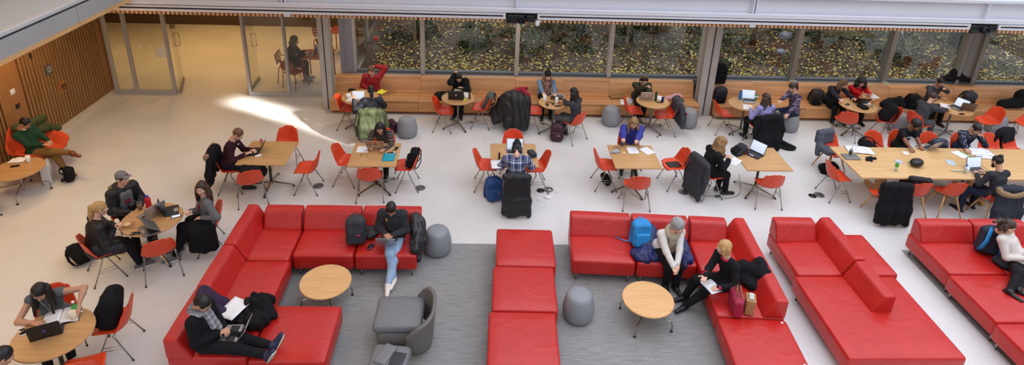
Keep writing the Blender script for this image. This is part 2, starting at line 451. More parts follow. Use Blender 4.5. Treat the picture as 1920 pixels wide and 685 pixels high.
# ------------------------------------------------------------------ tables
def foot_mesh(L, h, r, posts):
    m = MB()
    if posts: m.tube([(.03, 0, h), (L - .03, 0, h * .85), (L, 0, h * .55), (L, 0, .012)], r, 8, 0)
    else: m.tube([(.02, 0, h), (L, 0, .035)], [r * 1.25, r], 8, 0, flat=(1.2, .8))
    m.lathe([(.0, 0), (.022, 0), (.022, .014), (.012, .03), (0, .03)], 10, (L, 0, 0), 1)
    return m
def table(name, label, x, y, rot, z, kind, size, mat, foot_rot=45, feet_len=.36, group=None, cat='table', posts=False, col=None):
    t = thing(name, label, cat, (x, y, 0), rad(rot), group)
    m = MB()
    if kind == 'sq': m.rbox((0, 0, z - .014), (size / 2, size / 2, .014), .012, mid=2); pl = m
    else: m.lathe([(0, z - .028), (size - .012, z - .028), (size, z - .018), (size, z - .008), (size - .006, z), (0, z)], 64)
    obj('tabletop', m, mat, t)
    c = MB().tube([(0, 0, .06), (0, 0, z - .04)], .026 if not posts else .019, 14); c.lathe([(.0, z - .04), (.11, z - .04), (.11, z - .028), (0, z - .028)], 16)
    obj('column', c, col or DSTEEL, t)
    for i in range(4):
        o = obj('foot', foot_mesh(feet_len, .1 if not posts else .2, .017 if not posts else .011, posts), [CHROME, GLIDE], t); o.rotation_euler = (0, 0, rad(foot_rot + 90 * i))
    return t

# ------------------------------------------------------------------ pouf
_poufm = {}
def pouf(x, y, label, s=1.0, mat=None):
    key = mat.name if mat else 'f'
    if key not in _poufm:
        prof = [(0, 0), (.17, 0), (.20, .012), (.222, .07), (.234, .16), (.23, .23), (.215, .31), (.195, .38), (.178, .415), (.155, .436), (.12, .447), (.06, .452), (0, .454)]
        _poufm[key] = (MB().lathe(prof, 40).mesh('cover', mat or GFELT, True), MB().lathe([(0, -.002), (.165, -.002), (.165, .01), (0, .01)], 24).mesh('base_ring', GLIDE, True))
    t = thing('pouf', label, 'pouf', (x, y, .002), random.random() * 3, 'grey drum poufs')
    a = obj('cover', _poufm[key][0], None, t); obj('base_ring', _poufm[key][1], None, t)
    a.scale = (s, s, s); return t

# ------------------------------------------------------------------ sofas
def wedge(L, along='x', hi=.72, d0=.34, d1=.17, slope_end=0):
    """leather back block of length L; front slopes to -y (along x) or to +x (along y)"""
    z0 = .405; h = hi - z0
    pr = [('b', V(0, 0, z0 + h / 2), V(L / 2, d0 / 2, h / 2), .03, None)]
    n = unit((0, -h, d0 - d1)); c = n @ V(0, -d0 / 2, z0)
    P, F = sdf(pr, .0135, .045, (.003, 7.), 1, planes=[((0, -h, d0 - d1), c)])
    if along == 'y': P = P @ rz(PI / 2).T
    if along == '-y': P = P @ rz(-PI / 2).T
    return MB().addm((P, F))
def sofa(label, org, rot, x0, x1, y0, y1, backs=(), name='sofa_module', group='red leather sofa modules', snaps=()):
    """org/rot: frame of the whole sofa; module box in that frame; backs: (side, from, to[, offset])"""
    cx, cy = (x0 + x1) / 2, (y0 + y1) / 2; R = rz(rad(rot)); p = V(*org, 0) + R @ V(cx, cy, 0)
    t = thing(name, label, 'sofa', p, rad(rot), group)
    hx, hy = (x1 - x0) / 2 - .004, (y1 - y0) / 2 - .004
    m = MB().rbox((0, 0, .28), (hx, hy, .14), .045, crown=.018, mid=5)
    obj('seat_cushion', m, RED, t, True)
    for b in backs:
        if b[0] == 'rear': o = obj('backrest', wedge(b[2] - b[1], 'x'), RED, t, True); o.location = ((b[1] + b[2]) / 2 - cx, hy - .17 + (b[3] if len(b) > 3 else 0), 0)
        elif b[0] == 'left': o = obj('backrest', wedge(b[2] - b[1], 'y'), RED, t, True); o.location = (-hx + .17 + (b[3] if len(b) > 3 else 0), (b[1] + b[2]) / 2 - cy, 0)
        else: o = obj('backrest', wedge(b[2] - b[1], '-y'), RED, t, True); o.location = (hx - .17 + (b[3] if len(b) > 3 else 0), (b[1] + b[2]) / 2 - cy, 0)
    for sx in (-1, 1):
        for sy in (-1, 1):
            obj('foot', MB().tube([(sx * (hx - .09), sy * (hy - .07), 0), (sx * (hx - .09), sy * (hy - .07), .15)], .018, 10), CHROME, t, True)
    for sx, sy in snaps:
        obj('snap', MB().lathe([(0, 0), (.017, 0), (.017, .006), (.010, .008), (.008, .004), (0, .004)], 14, (sx, sy, .421)), WHITEPL, t, True)
    return t

# ------------------------------------------------------------------ small things
def laptop(x, y, z, face, label, case=SILVER, lit=False, lid=108, w=.31, d=.215, logo=None, deck=None, stickers=(), group='laptops', tilt=None):
    """the user sits at the -x side looking along +x"""
    t = thing('laptop', label, 'laptop', (x, y, z), rad(face) if tilt is None else tilt, group)
    obj('base', MB().rbox((0, 0, .009), (d / 2, w / 2, .008), .006, mid=0), deck or case, t)
    k = MB().rbox((.03, 0, .0172), (d * .25, w * .44, .0012), .001, mid=0); obj('keyboard', k, KEYS, t)
    obj('trackpad', MB().rbox((-.065, 0, .0172), (.032, .05, .001), .0008, mid=0), DSTEEL if case is BLACKS else SILVER, t)
    a = rad(lid); R = ry(-(PI - a))
    h = V(d / 2 - .004, 0, .016)
    L = MB().rbox((-d / 2, 0, .004), (d / 2, w / 2, .004), .004, mid=0)
    o = obj('lid', L, case, t); o.location = tuple(h)
    # lid closed lies along -x; opened by rotating about the hinge
    o.rotation_euler = (0, a, 0)
    s = obj('screen', MB().rbox((-d / 2 - .002, 0, -.0012), (d / 2 - .014, w / 2 - .012, .001), .001, mid=0), SCREENW if lit else SCREEN, o)
    if logo is not None:
        if logo[0] == 'sq': obj('logo', MB().rbox((-d / 2, 0, .0086), (.018, .018, .0006), .0005, mid=0).rbox((-d / 2, .0, .0094), (.009, .009, .0004), .0003, mid=0, mi=1), [logo[1], case], o)
        else: obj('logo', MB().lathe([(0, 0), (.017, 0), (.019, .0008), (0, .001)], 14, (-d / 2 - .002, 0, .0078)).lathe([(0, 0), (.005, 0), (0, .001)], 8, (-d / 2 + .02, .006, .0078)), logo[1], o)
    for i, (sx, sy, sw, sh, sr, c) in enumerate(stickers):
        obj('sticker', MB().rbox((-d / 2 + sx, sy, .0085 + i * .0002), (sw, sh, .0005), .0004, R=rz(rad(sr)), mid=0), c, o)
    return t
def phone(x, y, z, rot, label, case=BLACKS, lit=False):
    t = thing('phone', label, 'phone', (x, y, z), rad(rot), 'phones')
    obj('body', MB().rbox((0, 0, .0045), (.072, .036, .0044), .004, mid=0), case, t)
    obj('screen', MB().rbox((0, 0, .0092), (.060, .032, .0006), .0005, mid=0), SCREENW if lit else SCREEN, t); return t
def cup(x, y, z, label, mat=WHITEP, h=.115, r=.04, lid=None, drink=None, straw=None, cat='cup'):
    t = thing('cup', label, cat, (x, y, z), 0, 'cups')
    obj('body', MB().lathe([(0, 0), (r * .74, 0), (r * .78, .004), (r, h), (r * .94, h), (r * .72, .008), (0, .008)], 20), mat, t, True)
    if drink: obj('drink', MB().lathe([(0, .01), (r * .72, .01), (r * .9, h * .8), (0, h * .8)], 16), drink, t, True)
    if lid: obj('lid', MB().lathe([(r * 1.06, h - .004), (r * 1.07, h + .004), (r * .9, h + .014), (r * .86, h + .01), (0, h + .01)], 20), lid, t, True)
    if straw: obj('straw', MB().tube([(0, 0, .02), (.012, .008, h + .075)], .004, 6), straw, t, True)
    return t
def bottle(x, y, z, label, mat, capm, h=.21, r=.033, band=None, rot=None):
    t = thing('bottle', label, 'bottle', (x, y, z), 0 if rot is None else rot, 'bottles')
    obj('body', MB().lathe([(0, 0), (r * .92, 0), (r, .008), (r, h * .30), (r * .93, h * .36), (r, h * .42), (r, h * .70), (r * .85, h * .80), (r * .48, h * .90), (r * .46, h * .93), (0, h * .93)], 20), mat, t, True)
    obj('cap', MB().lathe([(r * .55, h * .90), (r * .56, h), (r * .5, h * 1.01), (0, h * 1.01)], 16), capm, t, True)
    if band: obj('label_band', MB().lathe([(r * 1.01, h * .42), (r * 1.015, h * .43), (r * 1.015, h * .68), (r * 1.01, h * .69)], 20), band, t, True)
    return t
def paper(x, y, z, rot, label, w=.21, d=.29, n=1, mat=None, cat='paper', name='paper_sheet', curl=.004, lines=True):
    t = thing(name, label, cat, (x, y, z), rad(rot), 'papers')
    def f(u, v): return ((u - .5) * d, (v - .5) * w, .0012 + .0012 * n + curl * ((2 * v - 1) ** 2) * (.5 + .5 * u))
    obj('sheet', MB().grid(f, 6, 6, thick=.001 * n + .0008), mat or WHITEP, t, True)
    if lines:
        m = MB()
        for i in range(9):
            a = .12 + .085 * i; L = .75 if i % 4 != 3 else .4
            m.grid(lambda u, v: tuple(np.add(f(a + .018 * u, .12 + L * v), (0, 0, .0006))), 1, 5)
        obj('print', m, INK, t, False)
    return t
INK = plain('ink_grey', (150, 150, 156), .8)
def book(x, y, z, rot, label, w=.17, d=.24, h=.022, cover=None, cat='book', name='open_book'):
    """open book lying face up, spine along x"""
    t = thing(name, label, cat, (x, y, z), rad(rot), 'books')
    obj('cover', MB().rbox((0, 0, .003), (d / 2 + .004, w + .004, .002), .0018, mid=1), cover or BLACKS, t)
    for s in (1, -1):
        def f(u, v, s=s): return ((u - .5) * d, s * v * w, .005 + h * (1 - (2 * v - .55) ** 2 * .5) * min(1, v * 9 + .25))
        m = MB()
        if s > 0: m.grid(f, 4, 14, thick=.012)
        else: m.grid(lambda u, v: f(1 - u, v), 4, 14, thick=.012)
        obj('pages', m, WHITEP, t, True)
        k = MB()
        for i in range(10):
            a = .12 + .077 * i; L = .68 if i % 5 != 3 else .35
            k.grid(lambda u, v: tuple(np.add(f(a + .016 * (u if s > 0 else 1 - u), .16 + L * v), (0, 0, .0012))), 1, 8)
        obj('print', k, INK, t, False)
    return t
def lump(name, label, cat, x, y, z, rot, prims, mat, vox=.012, k=.03, noise=(.006, 22), seed=0, group=None):
    t = thing(name, label, cat, (x, y, z), rot if hasattr(rot, '__len__') else rad(rot), group)
    sobj('body', prims, mat, t, vox, k, noise, seed); return t
def backpack(x, y, z, rot, label, mat=None, acc=None, s=1.0, kind='day', straps=True, seed=0, strap_mat=None, tags=None):
    """upright pack: wearer's side is -x, front pocket +x"""
    mat = mat or BLACKF; acc = acc or mat
    t = thing('backpack', label, 'backpack', (x, y, z), rot if hasattr(rot, '__len__') else rad(rot), 'bags')
    q = lambda *a: V(*a) * s
    sobj('main_compartment', [('b', q(0, 0, .20), q(.095, .155, .20), .06 * s, None), ell(q(-.01, 0, .36), q(.085, .135, .10))], mat, t, .011, .05, (.006, 17), seed)
    sobj('front_pocket', [('b', q(.085, 0, .13), q(.05, .125, .115), .04 * s, None)], acc, t, .011, .03, (.004, 20), seed + 1)
    m = MB().tube([q(.085, -.12, .30), q(.104, 0, .345), q(.085, .12, .30)], .004 * s, 6); obj('zip', m, DSTEEL, t, True)
    obj('handle', MB().tube([q(-.05, -.045, .43), q(-.055, -.035, .475), q(-.055, .035, .475), q(-.05, .045, .43)], .010 * s, 6, flat=(1, .5)), strap_mat or mat, t, True)
    if straps:
        for sy in (-1, 1):
            obj('shoulder_strap', MB().tube([q(-.075, sy * .06, .42), q(-.13, sy * .085, .36), q(-.165, sy * .11, .22), q(-.14, sy * .135, .09), q(-.085, sy * .145, .03)], .030 * s, 8, flat=(1, .3), up=(1, 0, 0)), strap_mat or mat, t, True)
    if tags is not None: obj('patch', MB().rbox(q(.136, .05, .17), (.003, .03, .012), .002, mid=0), tags, t)
    return t
def coat_on_chair(x, y, deg, label, mat=None, w=.26, drop=.62, seed=0, fur=None, sleeves=True, lining=None, puff=.05, front=True, name='coat', cat='coat', patch=None):
    """a coat hung over the back of a chair that faces deg"""
    mat = mat or BLACKP; rn = random.Random(seed)
    t = thing(name, label, cat, (x, y, 0), rad(deg), 'coats on chair backs')
    pr = []; N = 6
    for i in range(N):
        yy = -w + 2 * w * (i + .5) / N + rn.uniform(-.01, .01); L = drop * rn.uniform(.93, 1.03)
        b = -.335 - .05 * rn.random()
        pr.append(cap((-.295, yy * .92, .80), (b, yy * 1.05, .80 - L * .6), puff, puff * .95)); pr.append(cap((b, yy * 1.05, .80 - L * .6), (b - .02, yy * 1.12, max(.05, .80 - L)), puff * .95, puff * .9))
    pr.append(cap((-.27, -w * .82, .815), (-.27, w * .82, .815), .045)); pr.append(ell((-.30, 0, .82), (.06, .12, .06)))
    if front:
        pr.append(('b', V(-.195, 0, .70), V(.022, w * .85, .11), .02, ry(-.2)))
    sobj('body', pr, mat, t, .013, .085, (.0095, 21), seed)
    if sleeves:
        for sy in (-1, 1):
            sobj('sleeve', [cap((-.27, sy * w * .95, .78), (-.31, sy * (w + .06), .52), .058, .052), cap((-.31, sy * (w + .06), .52), (-.33, sy * (w + .03), .26), .052, .043)], mat, t, .013, .03, (.006, 24), seed + 3)
    if fur:
        pts = [(-.32 - .05 * math.sin(a), (w * .92) * math.cos(a), .83 - .09 * math.sin(a)) for a in np.linspace(0, PI, 9)]
        sobj('fur_trim', [cap(pts[i], pts[i + 1], .052) for i in range(8)], fur, t, .011, .02, (.008, 80), seed)
    if patch is not None: obj('patch', MB().lathe([(0, 0), (.04, 0), (.04, .006), (0, .008)], 16, R=ry(-PI / 2), c=(-.40, w * 1.02, .60)), patch, t, True)
    return t
FUR = plain('tan_fur', (150, 122, 88), .95, var=.4, scale=90, bmp=.6)

# ------------------------------------------------------------------ people
def skin_mat(name, rgb): return plain(name, rgb, .5, var=.05, scale=14)
SK = {'fair': skin_mat('skin_fair', (214, 166, 142)), 'tan': skin_mat('skin_tan', (190, 140, 112)), 'brown': skin_mat('skin_brown', (134, 88, 64)), 'olive': skin_mat('skin_olive', (196, 148, 118))}
LIP = plain('lips', (164, 88, 82), .5); EYEW = plain('eye_white', (225, 222, 218), .3); IRIS = plain('iris', (34, 24, 20), .2)
HAIR = {'black': plain('hair_black', (20, 17, 17), .45, var=.4, scale=50, bmp=.5), 'brown': plain('hair_brown', (62, 42, 30), .5, var=.4, scale=50, bmp=.5),
        'lbrown': plain('hair_light_brown', (104, 76, 52), .5, var=.35, scale=50, bmp=.5), 'blond': plain('hair_blond', (186, 146, 92), .5, var=.3, scale=50, bmp=.5),
        'dblond': plain('hair_dark_blond', (146, 112, 72), .5, var=.35, scale=50, bmp=.5), 'grey': plain('hair_grey', (150, 148, 146), .6, var=.3, scale=50, bmp=.5)}
# head template: centre of the head at 0, face towards +x, z up
_head = [ell((-.012, 0, .030), (.094, .075, .088)), ell((.022, 0, -.035), (.068, .058, .078)), cap((.05, -.012, -.098), (.05, .012, -.098), .022),
         cap((.084, 0, .012), (.104, 0, -.028), .009, .013), cap((.094, -.010, -.032), (.094, .010, -.032), .009), cap((.074, -.034, .026), (.074, .034, .026), .014),
         ell((.062, -.042, -.022), (.025, .020, .022)), ell((.062, .042, -.022), (.025, .020, .022)),
         cap((-.022, 0, -.05), (-.040, 0, -.17), .050, .054)]
_P, _F = sdf(_head + [sub(ell((.094, s * .032, .004), (.016, .019, .011))) for s in (1, -1)] + [ell((-.008, s * .078, -.004), (.018, .009, .031), rz(s * .35)) for s in (1, -1)] +
             [cap((.086, -.019, -.060), (.086, .019, -.060), .0085), cap((.084, -.016, -.071), (.084, .016, -.071), .009)], .0062, .014)
_fc = _P[_F].mean(1)
_lipm = (np.abs(_fc[:, 1]) < .024) & (_fc[:, 2] < -.053) & (_fc[:, 2] > -.078) & (_fc[:, 0] > .082)
_HEAD = [(_P, _F[~_lipm], 0), (_P, _F[_lipm], 1)]
_e = MB()
for s in (1, -1):
    _e.lathe([(0, -.013), (.008, -.010), (.013, 0), (.008, .010), (0, .013)], 12, (.0765, s * .032, .003))
_i = MB()
for s in (1, -1): _i.lathe([(0, -.006), (.005, -.004), (.0065, 0), (.005, .004), (0, .006)], 10, (.0855, s * .031, .003))
_b = MB()
for s in (1, -1): _b.tube([(.089, s * .014, .024), (.088, s * .032, .030), (.074, s * .052, .022)], [.0035, .0042, .0025], 6)
# right hand template: wrist at 0, fingers along +x, palm down (-z), thumb on the +y side
def _hand(curl, spread=1., thumb_in=0.):
    pr = [('b', V(.048, 0, 0), V(.046, .040, .013), .012, None), cap((-.06, 0, 0), (.012, 0, 0), .026, .024)]
    for y0, L, a0 in ((.029, .072, .06), (.010, .080, .02), (-.009, .074, -.03), (-.027, .058, -.09)):
        p = V(.088, y0, .001); ang = curl * .5; dirn = a0 * spread
        for i, f in enumerate((.45, .31, .24)):
            d = V(math.cos(ang) * math.cos(dirn), math.cos(ang) * math.sin(dirn), -math.sin(ang)); q = p + d * L * f
            pr.append(cap(p, q, .0090 - .0008 * i, .0084 - .0008 * i)); p = q; ang += curl * (.9 if i == 0 else .7)
    t0 = V(.018, .030, -.006); t1 = t0 + V(.034, .034 - .02 * thumb_in, -.010 - .012 * thumb_in); t2 = t1 + V(.030, .012 - .022 * thumb_in, -.008 - .008 * thumb_in); t3 = t2 + V(.024, .002 - .012 * thumb_in, -.006)
    pr += [cap(t0, t1, .014, .011), cap(t1, t2, .0105, .0095), cap(t2, t3, .0095, .0078)]
    return sdf(pr, .0036, .006)
_HANDS = {'rest': _hand(.32), 'type': _hand(.55, 1.3), 'grip': _hand(1.05, .6, 1.), 'flat': _hand(.12, 1.5)}

def ik(a, b, l1, l2, pole):
    """joint between a and b with bone lengths l1,l2, bent towards pole"""
    a, b = np.asarray(a, float), np.asarray(b, float); d = b - a; L = np.linalg.norm(d); u = d / L
    if L > (l1 + l2) * .995: L = (l1 + l2) * .995; b = a + u * L
    x = (l1 * l1 - l2 * l2 + L * L) / (2 * L); h = math.sqrt(max(l1 * l1 - x * x, 1e-6))
    p = np.asarray(pole, float); p = unit(p - u * (p @ u)); return a + u * x + p * h, b
def frame(xd, up=(0, 0, 1)):
    x = unit(xd); z = np.asarray(up, float); z = z - x * (z @ x)
    if np.linalg.norm(z) < .1: z = V(-1, 0, .3); z = z - x * (z @ x)
    z = unit(z); return np.stack([x, np.cross(z, x), z], 1)

HEADS = []
def person(label, x, y, face, zs=.45, lean=10, side=0, head=(15, 0), hl=None, hr=None, hands=('rest', 'rest'), fl=None, fr=None, knees=None, skin='fair',
           top=None, top_name='sweater', sleeve='long', bulk=0., bottom=None, bottom_name='trousers', bare=0., shoe=None, hair=('short', 'brown'), s=.955, twist=0, vox=.0125,
           hood=None, lining=None, skirt=False, extra=None, group='people at the tables', sole=None, ankle=True, palm=(None, None), elbow=(None, None), pelvis=None, foot_pitch=(0, 0), toe=(None, None), seed=0):
    """a seated figure; local frame: origin on the floor under the hips, +x the way it faces, +y its own left side"""
    t = thing('person', label, 'person', (x, y, 0), rad(face), group)
    def loc(q):
        if q is None or len(q) == 3: return q
        return rz(-rad(face)) @ (V(*q[1:]) - V(x, y, 0))
    hl, hr, fl, fr = loc(hl), loc(hr), loc(fl), loc(fr)
    H = V(0, 0, zs + .095) if pelvis is None else V(*pelvis)
    def sp(k): a = rad(lean * k); b = rad(side * k); return unit(V(math.sin(a) * math.cos(b), math.sin(b), math.cos(a) * math.cos(b)))
    u1, u2, u3 = sp(.6), sp(1.05), sp(1.35)
    Wt = H + u1 * .17 * s; Ch = Wt + u2 * .18 * s; Nk = Ch + u3 * .155 * s
    tw = rad(twist); yv = V(-math.sin(tw), math.cos(tw), 0)
    yv = unit(yv - u2 * (yv @ u2)); fw = np.cross(yv, u2)
    sw = .172 * s; shl = Nk - u3 * .055 * s + yv * sw; shr = Nk - u3 * .055 * s - yv * sw
    hp, hy = rad(head[0]), rad(head[1] + twist)
    Hm = rz(hy) @ ry(hp) @ (rx(rad(-head[2])) if len(head) > 2 else np.eye(3))
    Hc = Nk + unit(u3 + V(0, 0, .5)) * .075 * s + Hm @ V(.040, 0, .115) * s * .95
    hl = V(.42, .13, .78) if hl is None else V(*hl); hr = V(.42, -.13, .78) if hr is None else V(*hr)
    pl = elbow[0] or (-.35, .55, -.8); prr = elbow[1] or (-.35, -.55, -.8)
    el, wl = ik(shl, hl, .285 * s, .25 * s, pl); er, wr = ik(shr, hr, .285 * s, .25 * s, prr)
    fl = V(.42, .11, .075) if fl is None else V(*fl); fr = V(.42, -.11, .075) if fr is None else V(*fr)
    jl, jr = H + V(.0, .085, -.01) * s, H + V(.0, -.085, -.01) * s
    kp = knees or ((.5, .05, 1), (.5, -.05, 1))
    kl, al = ik(jl, fl, .43 * s, .415 * s, kp[0]); kr, ar = ik(jr, fr, .43 * s, .415 * s, kp[1])
    # body: one continuous skin
    g = .012
    pr = [cap(H + V(0, .06, 0), H - V(0, .06, 0), .105 * s), cap(H, Wt, .105 * s, .095 * s), cap(Wt + yv * .035, Ch + yv * .055, .085 * s, .088 * s), cap(Wt - yv * .035, Ch - yv * .055, .085 * s, .088 * s),
          cap(Ch, Nk, .085 * s, .05 * s), cap(shl, shr, .05 * s), cap(Nk - u3 * .02, Hc + Hm @ V(-.03, 0, -.07), .052 * s, .05 * s)]
    for sh, e, w in ((shl, el, wl), (shr, er, wr)):
        pr += [cap(sh, e, .047 * s, .038 * s), cap(e, e + (w - e) * .35, .038 * s, .037 * s), cap(e + (w - e) * .3, w, .037 * s, .026 * s)]
    for j, k_, a in ((jl, kl, al), (jr, kr, ar)):
        pr += [cap(j, k_, .078 * s, .054 * s), cap(k_, k_ + (a - k_) * .4, .052 * s, .052 * s), cap(k_ + (a - k_) * .35, a, .05 * s, .034 * s)]
    b = MB().addm(sdf(pr, vox, .03))
    for P, F, mi in _HEAD: b.addm((P * s, F), mi, Hm, Hc)
    for mm, mi in ((_e, 2), (_i, 3), (_b, 4)):
        o = b.n; b.v.append((np.concatenate(mm.v) * s) @ Hm.T + Hc); b.n += mm.n
        for F, _ in mm.f: b.f.append((F + o, mi))
    for w, e, mir, hk, pm in ((wl, el, True, hands[0], palm[0]), (wr, er, False, hands[1], palm[1])):
        P, F = _HANDS[hk]; P = P * s * .95
        if mir: P = P * V(1, -1, 1); F = F[:, ::-1]
        d = unit(w - e); d = unit(d + V(0, 0, -.15 if pm is None else 0)) if pm is None else unit(d)
        b.addm((P, F), 0, frame(d, pm or (0, 0, 1)), w)
    hm = HAIR[hair[1]] if hair[1] in HAIR else hair[1]
    obj('body', b, [SK[skin], LIP, EYEW, IRIS, hm if hair[0] != 'none' else HAIR['brown']], t, True)
    # top
    if top is not None:
        q = g + bulk
        tp = [cap(H + V(0, .06, .02), H + V(0, -.06, .02), .112 * s + q), cap(H, Wt, .108 * s + q, .100 * s + q), cap(Wt + yv * .035, Ch + yv * .055, .088 * s + q, .092 * s + q), cap(Wt - yv * .035, Ch - yv * .055, .088 * s + q, .092 * s + q),
              cap(Ch, Nk - u3 * .03, .09 * s + q, .055 * s + q * .6), cap(shl, shr, .055 * s + q)]
        if sleeve != 'none':
            for sh, e, w in ((shl, el, wl), (shr, er, wr)):
                if sleeve == 'short': tp.append(cap(sh, sh + (e - sh) * .55, .054 * s + q, .058 * s + q))
                else:
                    we = w - unit(w - e) * .005 if sleeve == 'long' else e + (w - e) * .55
                    tp += [cap(sh, e, .054 * s + q, .044 * s + q), cap(e, we, .044 * s + q, .032 * s + q * .8)]
        if skirt: tp += [cap(jl, jl + (kl - jl) * .75, .10 * s + q, .085 * s + q), cap(jr, jr + (kr - jr) * .75, .10 * s + q, .085 * s + q)]
        sobj(top_name, tp + [sub(ell(Nk + u3 * .05 + fw * .055, (.075, .055, .06)))] if not hood else tp, top, t, vox, .028, (.0045 + bulk * .12, 24), seed + len(label))
        cl = [Nk + V(0, 0, 0) - u3 * .015 + (math.cos(a) * fw + math.sin(a) * yv) * .062 * s - (math.cos(a) > 0) * u3 * .03 * math.cos(a) for a in np.linspace(0, 2 * PI, 13)]
        if hood: sobj('hood', [cap(Nk - fw * .10 + yv * .10 - u3 * .02, Nk - fw * .13 - u3 * .04, .05, .065), cap(Nk - fw * .10 - yv * .10 - u3 * .02, Nk - fw * .13 - u3 * .04, .05, .065)] + [cap(cl[i], cl[i + 1], .026) for i in range(3, 9)], hood, t, vox, .03, (.006, 28), 4)
        else: sobj('collar', [cap(cl[i], cl[i + 1], .017 + bulk * .25) for i in range(12)], lining or top, t, .01, .015)
    if lining is not None:
        # open front: the shirt or sweatshirt seen between the jacket's edges
        sobj('shirt_front', [cap(Ch + fw * (.070 * s + bulk) + u2 * .06 + yv * q, Wt + fw * (.060 * s + bulk) + yv * q * 1.3, .056, .064) for q in (-.042, .042)], lining, t, .011, .02)
    # legs
    if bottom is not None:
        bp = [cap(H + V(0, .06, -.01), H + V(0, -.06, -.01), .113 * s), cap(H, H + u1 * .09 * s, .116 * s, .112 * s)]
        for j, k_, a in ((jl, kl, al), (jr, kr, ar)):
            an = k_ + (a - k_) * (.95 - bare)
            bp += [cap(j, k_, .094 * s, .077 * s), cap(k_, an, .075 * s, .054 * s)]
        sobj(bottom_name, bp, bottom, t, vox, .03, (.004, 26), 5)
    for i, (k_, a) in enumerate(((kl, al), (kr, ar))):
        d = V(a[0] - k_[0], a[1] - k_[1], 0) * .3 + V(1, .12 * (1 - 2 * i), 0); d = unit(d) if toe[i] is None else unit(V(*toe[i]))
        if toe[i] is None: d = unit(d + V(0, 0, math.tan(rad(foot_pitch[i]))))
        R = frame(d)
        sp_ = [cap(a + R @ V(-.055, 0, -.038), a + R @ V(.03, 0, -.03), .036, .042), cap(a + R @ V(.03, 0, -.03), a + R @ V(.165, 0, -.042), .043, .033), cap(a, a + R @ V(-.01, 0, -.03), .045, .045)]
        if ankle: sp_.append(cap(a + unit(k_ - a) * .06, a, .046, .046))
        c = a + R @ V(.055, 0, -.035)
        o = sobj('shoe', sp_, shoe or BLACKS, t, .0095, .02, planes=[(R @ V(0, 0, -1), (R @ V(0, 0, -1)) @ (a + R @ V(0, 0, -.068)))])
        if sole is not None:
            obj('sole', MB().rbox((0, 0, 0), (.125, .044, .010), .009, mid=2, fn=lambda P: P * np.stack([np.ones(len(P)), 1 - .25 * (P[:, 0] / .125) ** 2, np.ones(len(P))], 1)), sole, o, True).matrix_local = M4(R, a + R @ V(.05, 0, -.068))
    # hair
    st = hair[0]; hf = lambda *a: Hc + Hm @ (V(*a) * s)
    def hd(p):
        if p[0] == 'c': return ('c', hf(*p[1]), hf(*p[2]), p[3] * s, p[4] * s)
        if p[0] == 'e': return ('e', hf(*p[1]), p[2] * s, Hm if p[3] is None else Hm @ p[3])
        return ('b', hf(*p[1]), p[2] * s, p[3], Hm if p[4] is None else Hm @ p[4])
    cut = sub(hd(ell((.115, 0, -.035), (.085, .068, .092)))); ears = [sub(hd(ell((-.002, q * .09, -.02), (.022, .03, .036)))) for q in (1, -1)]
    capb = [hd(ell((-.016, 0, .034), (.102, .084, .097)))]
    low = lambda z: [sub(hd(bxx((.0, 0, z - .1), (.2, .2, .1), .01)))]
    dn = V(0, 0, -1.)
    def fall(p, L, r0, r1, dv=(0, 0, 0)):
        a = hf(*p); m_ = a + dn * L * .5 + Hm @ V(*dv) * .6; e = m_ + dn * L * .5 + Hm @ V(*dv) * .4; return [cap(a, m_, r0, r0), cap(m_, e, r0, r1)]
    hn = (.004, 60, (1, 1, .35))
    if st == 'short': P = capb + low(-.025) + [cut] + ears; hn = (.004, 70)
    elif st == 'bun': P = capb + [hd(ell((-.05, 0, -.02), (.06, .065, .05))), hd(ell((-.112, 0, .055), (.045, .048, .045))), cut] + ears
    elif st == 'topknot': P = capb + low(-.03) + [hd(ell((-.075, 0, .125), (.042, .042, .036))), cut] + ears
    elif st == 'ponytail': P = capb + low(-.04) + [cut] + ears + [hd(ell((-.105, 0, .06), (.03, .035, .03)))] + fall((-.125, 0, .05), .24, .036, .016, (-.04, 0, 0))
    elif st == 'lowtail': P = capb + [hd(ell((-.06, 0, -.03), (.06, .06, .055)))] + [cut] + ears + fall((-.10, 0, -.03), .2, .036, .018, (-.02, .0, 0))
    elif st == 'bob':
        P = capb + [hd(cap((-.05, .045, -.0), (-.05, .05, -.075), .05, .04)), hd(cap((-.05, -.045, 0), (-.05, -.05, -.075), .05, .04)), hd(cap((.02, .078, .02), (.02, .078, -.07), .026, .024)), hd(cap((.02, -.078, .02), (.02, -.078, -.07), .026, .024)), sub(hd(ell((.125, 0, -.03), (.088, .064, .088))))]
    elif st == 'shortwavy': P = [hd(ell((-.02, 0, .04), (.112, .096, .105))), hd(ell((-.05, 0, -.04), (.055, .075, .05))), cut]; hn = (.010, 55)
    elif st == 'afro_short': P = [hd(ell((-.018, 0, .045), (.116, .102, .110)))] + low(-.04) + [cut] + ears; hn = (.008, 80)
    elif st in ('long', 'longcurly', 'longfront'):
        r = .030 if st != 'longcurly' else .046; L = hair[2] if len(hair) > 2 else .30
        P = (capb if st != 'longcurly' else [hd(ell((-.018, 0, .042), (.118, .108, .112)))]) + [cut]
        for yy in (-.06, -.02, .02, .06): P += fall((-.075, yy, -.01), L, r, r * .75, (-.035, yy * .5, 0))
        for q in (1, -1): P += fall((-.01, q * .082, .01), L * (.9 if st != 'longfront' else 1.0), r * .85, r * .55, (.02 if st != 'longfront' else .06, q * .02, 0)) + fall((-.045, q * .08, -.02), L, r, r * .7, (-.01, q * .03, 0))
        if st == 'longcurly': hn = (.013, 60)
    else: P = None
    if P: sobj('hair', P, hm, t, .0085, .018, hn, 2)
    t['_k'] = 0; del t['_k']
